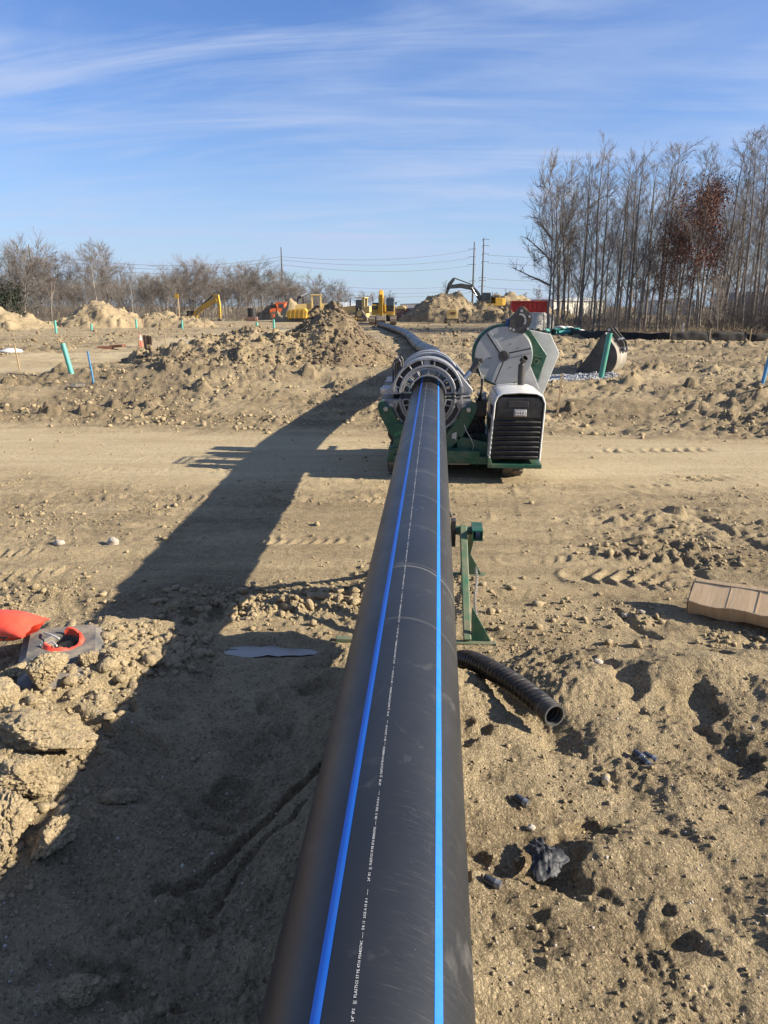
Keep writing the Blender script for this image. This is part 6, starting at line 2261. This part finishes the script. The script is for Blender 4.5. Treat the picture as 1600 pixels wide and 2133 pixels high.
class Limbs:
    """Fast collector of thin tapering branches."""

    def __init__(self):
        self.V, self.F, self.n = [], [], 0

    def add(self, pts, r0, r1, k):
        m = len(pts)
        P = np.array(pts, float)
        T = np.gradient(P, axis=0)
        T /= np.linalg.norm(T, axis=1, keepdims=True) + 1e-9
        ref = np.array([.31, .92, .21]) if abs(T[0] @ np.array([.31, .92, .21])) < .9 else np.array([1., 0, 0])
        S = np.cross(T, ref)
        S /= np.linalg.norm(S, axis=1, keepdims=True) + 1e-9
        W = np.cross(S, T)
        a = 2 * PI * np.arange(k) / k
        rr = np.linspace(r0, r1, m)
        ring = P[:, None] + rr[:, None, None] * (np.cos(a)[None, :, None] * S[:, None] + np.sin(a)[None, :, None] * W[:, None])
        self.V.append(ring.reshape(-1, 3))
        i = np.arange(m - 1)[:, None] * k
        j = np.arange(k)[None]
        j2 = (j + 1) % k
        self.F.append((np.stack([i + j, i + j2, i + k + j2, i + k + j], -1) + self.n).reshape(-1, 4))
        self.n += m * k

    def mesh(self, name, m):
        me = bpy.data.meshes.new(name)
        V, F = np.concatenate(self.V).astype(np.float32), np.concatenate(self.F).astype(np.int32)
        me.vertices.add(len(V))
        me.vertices.foreach_set('co', V.ravel())
        me.loops.add(F.size)
        me.loops.foreach_set('vertex_index', F.ravel())
        me.polygons.add(len(F))
        me.polygons.foreach_set('loop_start', np.arange(0, F.size, 4, dtype=np.int32))
        me.polygons.foreach_set('use_smooth', np.ones(len(F), bool))
        me.update(calc_edges=True)
        me.materials.append(m)
        return me


def curve_pts(p, d, L, n, rnd, wob=.12, lift=.0):
    pts = [np.array(p, float)]
    d = np.array(d, float)
    d /= np.linalg.norm(d)
    for i in range(n):
        d = d + np.array([rnd.gauss(0, wob), rnd.gauss(0, wob), rnd.gauss(0, wob) + lift])
        d /= np.linalg.norm(d)
        pts.append(pts[-1] + d * L / n)
    return pts, d


def side_dir(axis, ang, az):
    axis = np.array(axis) / np.linalg.norm(axis)
    ref = np.array([0., 0, 1]) if abs(axis[2]) < .9 else np.array([1., 0, 0])
    u = np.cross(axis, ref)
    u /= np.linalg.norm(u)
    v = np.cross(axis, u)
    return axis * math.cos(ang) + (u * math.cos(az) + v * math.sin(az)) * math.sin(ang)


TIPS = {}


def grow(seed, H, style, twm='twig', barkm='bark'):
    """(trunk mesh, crown mesh) of one bare tree."""
    rnd = random.Random(seed)
    st = {'tall': dict(r=.0072, nl=30, t0=.15, ang=(24, 44), Lk=.24, sub=6, tw=5, lift=.05, wob=.05, lf=.22, tr=.0115),
          'spread': dict(r=.0115, nl=22, t0=.18, ang=(32, 60), Lk=.47, sub=8, tw=8, lift=.045, wob=.08, lf=.26, tr=.017),
          'young': dict(r=.009, nl=18, t0=.16, ang=(25, 45), Lk=.34, sub=6, tw=6, lift=.05, wob=.07, lf=.3, tr=.013)}[style]
    T, C = Limbs(), Limbs()
    r0 = st['r'] * H * rnd.uniform(.85, 1.15)
    leader, d = curve_pts((0, 0, -.25), (rnd.uniform(-.05, .05), rnd.uniform(-.05, .05), 1), H + .25, 16, rnd, .016 if style != 'spread' else .05, .03)
    P = np.array(leader)
    cut = {'tall': 12, 'spread': 8, 'young': 10}[style]
    T.add(P[:cut + 1], r0, r0 * .42 if style != 'spread' else r0 * .55, 8)
    C.add(P[cut:], r0 * .42 if style != 'spread' else r0 * .55, .012, 5)
    tips = []
    az = rnd.uniform(0, 6)

    def at(t):
        f = t * 16
        i = min(int(f), 15)
        return P[i] + (P[i + 1] - P[i]) * (f - i), P[i + 1] - P[i]
    forks = []
    if style == 'spread' or rnd.random() < .3:
        for q in range(2 if style == 'spread' else 1):
            t = rnd.uniform(.22, .42)
            p, ax = at(t)
            az += rnd.uniform(1.6, 2.6)
            dd = side_dir(ax, R(rnd.uniform(16, 30)), az)
            L = H * (1 - t) * rnd.uniform(.75, .95)
            pp, _ = curve_pts(p, dd, L, 9, rnd, .06, .06)
            C.add(pp, r0 * .5, .012, 6)
            forks.append((np.array(pp), L))
    for i in range(st['nl']):
        t = st['t0'] + (0.97 - st['t0']) * ((i + rnd.random() * .8) / st['nl']) ** .9
        az += 2.4 + rnd.uniform(-.5, .5)
        if forks and rnd.random() < .45:
            fp, fl = rnd.choice(forks)
            f = rnd.uniform(.25, .95) * (len(fp) - 1)
            k = min(int(f), len(fp) - 2)
            p, ax = fp[k] + (fp[k + 1] - fp[k]) * (f - k), fp[k + 1] - fp[k]
        else:
            p, ax = at(t)
        L = H * st['Lk'] * (1.05 - .72 * t) * rnd.uniform(.55, 1.25) * (1 if style != 'tall' else min(1, .45 + 1.6 * t))
        dd = side_dir(ax, R(rnd.uniform(*st['ang'])), az)
        lp, ld = curve_pts(p, dd, L, 6, rnd, st['wob'] + .04, st['lift'])
        rl = max(st['tr'] * 1.3, r0 * st['lf'] * (1.05 - .7 * t))
        C.add(lp, rl, st['tr'], 4)
        lp = np.array(lp)
        for j in range(st['sub']):
            s = .22 + .78 * (j + rnd.random()) / st['sub']
            f = min(s, .999) * 6
            k = int(f)
            q = lp[k] + (lp[k + 1] - lp[k]) * (f - k)
            d2 = side_dir(lp[k + 1] - lp[k], R(rnd.uniform(18, 48)), rnd.uniform(0, 6.3))
            L2 = L * rnd.uniform(.34, .62) * (1.15 - .5 * s)
            sp, sd2 = curve_pts(q, d2, L2, 4, rnd, .07, st['lift'] * 1.4)
            C.add(sp, max(st['tr'], rl * .42), st['tr'] * .75, 3)
            sp = np.array(sp)
            tips.append(sp[-1])
            for w in range(st['tw']):
                f = rnd.uniform(.3, 4)
                k = min(int(f), 3)
                q2 = sp[k] + (sp[k + 1] - sp[k]) * (f - k)
                d3 = side_dir(sp[k + 1] - sp[k], R(rnd.uniform(14, 42)), rnd.uniform(0, 6.3))
                tp, _ = curve_pts(q2, d3, max(.4, L2 * rnd.uniform(.45, .85)), 2, rnd, .07, .07)
                C.add(tp, st['tr'] * .72, st['tr'] * .5, 3)
                tips.append(tp[-1])
    key = 'tree%d' % seed
    TIPS[key] = np.array(tips)
    return T.mesh('trunk', M[barkm]), C.mesh('crown', M[twm]), key


TALL = [grow(100 + k, 18.0, 'tall') for k in range(6)]
TALLR = [grow(140 + k, 17.0, 'tall', 'twig_red') for k in range(2)]
SPRD = [grow(200 + k, 12.0, 'spread') for k in range(5)]
SPRR = [grow(230 + k, 11.0, 'spread', 'twig_red') for k in range(2)]
YNG = [grow(300 + k, 7.0, 'young', 'twig_red') for k in range(3)]
PALE = [grow(330 + k, 13.0, 'tall', 'twig', 'bark_pale') for k in range(2)]


def tree(v, x, y, s, label, group, rz=None, wide=1.0, name='bare_tree'):
    root = thing(name, (x, y, gz(x, y) - .05), label, 'tree', group, rz if rz is not None else RNG.uniform(0, 6.28))
    root.scale = (s * wide, s * wide, s)
    for nm, me in (('trunk', v[0]), ('crown', v[1])):
        o = bpy.data.objects.new(nm, me)
        COL.objects.link(o)
        o.parent = root
    return root


# right grove, front rank: bearing in the photograph, distance, top row
GR = 'tall bare trees of the right grove'
LG = 'tall slender bare tree in the right grove'
front = [(1152, 74, 372), (1166, 78, 400), (1178, 73, 392), (1206, 76, 345), (1213, 72, 318), (1241, 71, 302), (1252, 76, 330), (1287, 72, 336), (1306, 70, 346), (1313, 76, 330), (1336, 69, 345), (1346, 78, 335),
         (1372, 70, 322), (1381, 75, 304), (1410, 72, 318), (1437, 70, 330), (1462, 76, 345), (1502, 68, 300), (1509, 74, 330), (1532, 70, 296), (1552, 66, 278), (1570, 72, 300), (1590, 67, 320), (1612, 70, 300), (1640, 68, 290), (1670, 72, 310)]
for i, (px, Y, top) in enumerate(front):
    H = zpx(top, Y) - .8
    src, h0 = ((TALL[i % 6], 18.0) if i % 5 != 3 else (TALLR[i % 2], 17.0))
    tree(src, brg(px, Y), Y, H / h0, LG, GR, wide=1.0 + .25 * RNG.rand())
# second rank fills the grove
for i in range(36):
    px = 1165 + 530 * ((i * .618034) % 1)
    Y = 80 + 34 * ((i * .7548) % 1)
    top = 385 + 70 * ((i * .5698) % 1) - .09 * max(0, px - 1230)
    H = zpx(top, Y) - .8
    src, h0 = (TALL[(i * 5 + 1) % 6], 18.0) if i % 4 else (TALLR[i % 2], 17.0)
    tree(src, brg(px, Y), Y, H / h0, LG, GR, wide=1.1 + .3 * RNG.rand())
# leftmost tree of the grove with low spreading limbs
lt = tree(SPRD[1], brg(1144, 72), 72, (zpx(360, 72) - .8) / 12.0, 'leftmost tree of the right grove, with a low limb reaching left over the red container', None, 1.2, .80)
L = Limbs()
rnd = random.Random(77)
for (z0, dx, dz, Ln) in ((4.2, -1, .42, 3.9), (6.3, -1, .75, 3.4), (8.2, -.8, .9, 3.0)):
    pp, dd = curve_pts((0, 0, z0), (dx, rnd.uniform(-.2, .2), dz), Ln, 7, rnd, .10, .03)
    L.add(pp, .12, .02, 5)
    pp = np.array(pp)
    for j in range(16):
        f = rnd.uniform(1, 6.9)
        k = int(f)
        q = pp[k] + (pp[k + 1] - pp[k]) * (f - k)
        sp, _ = curve_pts(q, side_dir(pp[k + 1] - pp[k], R(rnd.uniform(30, 75)), rnd.uniform(0, 6.3)), rnd.uniform(.6, 1.5), 4, rnd, .22, .02)
        L.add(sp, .03, .008, 3)
        for w in range(4):
            tp, _ = curve_pts(sp[rnd.randint(1, 4)], side_dir(np.array(sp[4]) - np.array(sp[3]), R(rnd.uniform(20, 60)), rnd.uniform(0, 6.3)), rnd.uniform(.25, .6), 2, rnd, .2, .0)
            L.add(tp, .010, .006, 3)
o = bpy.data.objects.new('limb', L.mesh('limb', M['twig']))
COL.objects.link(o)
o.parent = lt
sc_ = (zpx(360, 72) - .8) / 12.0
o.scale = (1 / (sc_ * .80), 1 / (sc_ * .80), 1 / sc_)
o.rotation_euler = (0, 0, -1.2)
lt.scale = (sc_ * .80, sc_ * .80, sc_)


def leaves(tips, n, size, seed, spread=.35, zlo=0.0):
    rng = np.random.RandomState(seed)
    tp = tips[tips[:, 2] > zlo]
    c = tp[rng.randint(0, len(tp), n)] + rng.normal(0, spread, (n, 3))
    a = rng.normal(size=(n, 3))
    a /= np.linalg.norm(a, axis=1, keepdims=True)
    b = np.cross(a, rng.normal(size=(n, 3)))
    b /= np.linalg.norm(b, axis=1, keepdims=True)
    s = size * rng.uniform(.6, 1.4, (n, 1))
    V = np.stack([c - a * s, c + b * s * .5, c + a * s, c - b * s * .5], 1).reshape(-1, 3)
    F = np.arange(4 * n).reshape(-1, 4)
    return V, F


OAK = grow(410, 12.0, 'spread', 'twig_red')
for k, (px, Y, top, n, wd, l) in enumerate(((1458, 66, 395, 9500, .80, 'oak holding dense rust brown dead leaves, in the middle of the right grove'),
                                           (1405, 69, 480, 3200, .75, 'smaller oak with sparse rust brown leaves left of the dense leafy one'),
                                           (1330, 71, 500, 1300, .60, 'thin oak with a few brown leaves near the left part of the grove'))):
    s = (zpx(top, Y) - .8) / 12.0
    t = tree(OAK, brg(px, Y), Y, s, l, None, 2.1 * k, wd, 'leafy_oak')
    V, F = leaves(TIPS[OAK[2]], n, .095, 50 + k, .50, .3)
    o = np_object('dead_leaves', V, F, M['dry_leaf'], t)
    o['kind'] = 'stuff'
# small pale sapling in front of the grove
tree(YNG[0], brg(1422, 55), 55, (zpx(622, 55) - .7) / 7.0, 'small pale branching sapling just behind the silt fence', None, .5, 1.2, 'sapling')
tree(YNG[1], brg(1500, 57), 57, .62, 'low bushy sapling behind the silt fence near a reed clump', None, .9, 1.5, 'sapling')

# left woods
LW = 'bare trees of the left woods'
LL = 'bare grey tree in the left woods'
lefts = [(-20, 95, 505), (10, 98, 520), (32, 100, 520), (50, 96, 508), (62, 104, 530), (88, 100, 528), (105, 98, 535), (128, 112, 585), (150, 112, 580), (176, 106, 545), (206, 100, 500), (212, 108, 520), (226, 104, 520),
         (250, 112, 560), (276, 103, 548), (304, 116, 570), (318, 112, 565), (345, 110, 545), (362, 112, 540), (378, 118, 545), (400, 120, 540), (424, 118, 540), (440, 124, 545), (470, 124, 562), (492, 120, 555),
         (510, 126, 552), (530, 130, 556), (548, 126, 560), (566, 134, 570), (584, 136, 578), (606, 140, 592), (626, 146, 600), (650, 150, 585), (664, 148, 580), (686, 150, 590), (706, 152, 596), (722, 160, 605),
         (756, 190, 612), (772, 192, 614), (818, 190, 612), (806, 200, 618)]
for i, (px, Y, top) in enumerate(lefts):
    H = zpx(top, Y) - 1.0
    if px in (206,):
        tree(PALE[0], brg(px, Y), Y, H / 13.0, 'tall pale barked tree topping the left woods above the grey streaked heap', None, None, 1.25)
    elif px in (276,):
        tree(PALE[1], brg(px, Y), Y, H / 13.0, 'slender pale barked tree standing alone right of the grey streaked heap', None, None, 1.2)
    else:
        src, h0 = (SPRD[i % 5], 12.0) if i % 4 != 2 else (SPRR[i % 2], 11.0)
        tree(src, brg(px, Y), Y, H / h0, LL, LW, wide=1.0 + .25 * RNG.rand())
for i in range(110):
    px = -60 + 780 * ((i * .618034) % 1)
    Y = 112 + 42 * ((i * .7548) % 1) + .03 * px
    top = 574 + 32 * ((i * .5698) % 1) + (25 if px > 600 else 0)
    H = zpx(top, Y) - 1.0
    src, h0 = (SPRD[(i * 3 + 1) % 5], 12.0) if i % 3 else (SPRR[i % 2], 11.0)
    tree(src, brg(px, Y), Y, H / h0, LL, LW, wide=1.15 + .3 * RNG.rand())
# scattered young trees on the horizon
HL = 'thin bare tree standing on the horizon between the left woods and the right grove'
for i, (px, Y, top) in enumerate(((930, 150, 588), (888, 220, 628), (902, 230, 626), (1018, 170, 616), (1035, 180, 612), (1052, 165, 606), (1082, 175, 622), (1096, 190, 612), (876, 250, 630), (1008, 210, 622), (965, 240, 632), (1120, 140, 600))):
    tree(YNG[i % 3] if i else PALE[0], brg(px, Y), Y, (zpx(top, Y) - 1.0) / (7.0 if i else 13.0), HL if i else 'tall thin bare tree alone on the horizon behind the steep brown heap', 'young trees on the horizon' if i else None, None, 1.2)

# undergrowth: tangles of thin stems, one mass on each side


def brush(name, spots, seed, m):
    rnd = random.Random(seed)
    L = Limbs()
    for (x, y, h, n) in spots:
        z = gz(x, y)
        for k in range(n):
            a = rnd.uniform(0, 6.3)
            q = rnd.uniform(0, .7)
            pp, d = curve_pts((x + q * math.cos(a), y + q * math.sin(a), z - .1), (.45 * math.cos(a), .45 * math.sin(a), 1), h * rnd.uniform(.55, 1.1), 4, rnd, .16, .0)
            L.add(pp, .018, .007, 3)
            for w in range(4):
                b = pp[rnd.randint(1, 4)]
                tp, _ = curve_pts(b, side_dir(d, R(rnd.uniform(25, 60)), rnd.uniform(0, 6.3)), h * rnd.uniform(.15, .38), 2, rnd, .2, .02)
                L.add(tp, .010, .006, 3)
    o = bpy.data.objects.new(name, L.mesh(name, M[m]))
    COL.objects.link(o)
    return tag(o, kind='stuff')


rnd = random.Random(31)
sp = []
for i in range(330):
    px = rnd.uniform(-60, 720)
    Y = rnd.uniform(92, 128) + .03 * max(px, 0)
    if 300 < px < 400 and Y < 100:
        Y += 14
    sp.append((brg(px, Y), Y, rnd.uniform(1.8, 4.4), 11))
brush('brush', sp, 1, 'brush')
sp = []
for i in range(210):
    px = rnd.uniform(1165, 1720)
    Y = rnd.uniform(62, 96)
    sp.append((brg(px, Y), Y, rnd.uniform(1.2, 4.2) * (1.4 if px > 1530 else 1), 9))
for i in range(26):
    px = rnd.uniform(1530, 1720)
    sp.append((brg(px, 60), 60 + rnd.uniform(-2, 5), rnd.uniform(2.5, 4.2), 12))
brush('brush', sp, 2, 'brush')
sp = []
for i in range(60):
    px = rnd.choice((rnd.gauss(1480, 18), rnd.uniform(1280, 1700)))
    sp.append((brg(px, 56), 56 + rnd.uniform(-1.5, 4), rnd.uniform(.35, 1.1), 14))
brush('reed_grass', sp, 3, 'reed')
# a dark evergreen thicket at the far left
V_, F_ = [], []
rngc = np.random.RandomState(8)
t = thing('evergreen_shrub', (brg(12, 97), 97, gz(brg(12, 97), 97)), 'dark evergreen thicket at the foot of the woods at the far left', 'shrub')
c = rngc.normal(0, 1, (2600, 3)) * np.array([1.7, 1.2, 1.25]) + np.array([0, 0, 2.6])
c = c[c[:, 2] > .1]
n = len(c)
a = rngc.normal(size=(n, 3)); a /= np.linalg.norm(a, axis=1, keepdims=True)
b = np.cross(a, rngc.normal(size=(n, 3))); b /= np.linalg.norm(b, axis=1, keepdims=True)
s = .16 * rngc.uniform(.5, 1.4, (n, 1))
o = np_object('foliage', np.stack([c - a * s, c + b * s * .6, c + a * s, c - b * s * .6], 1).reshape(-1, 3), np.arange(4 * n).reshape(-1, 4), M['conifer'], t)
MB().tube([(0, 0, -.2), (.1, 0, 3.6)], [.12, .03], 7).build('stem', M['bark'], t, world=False)
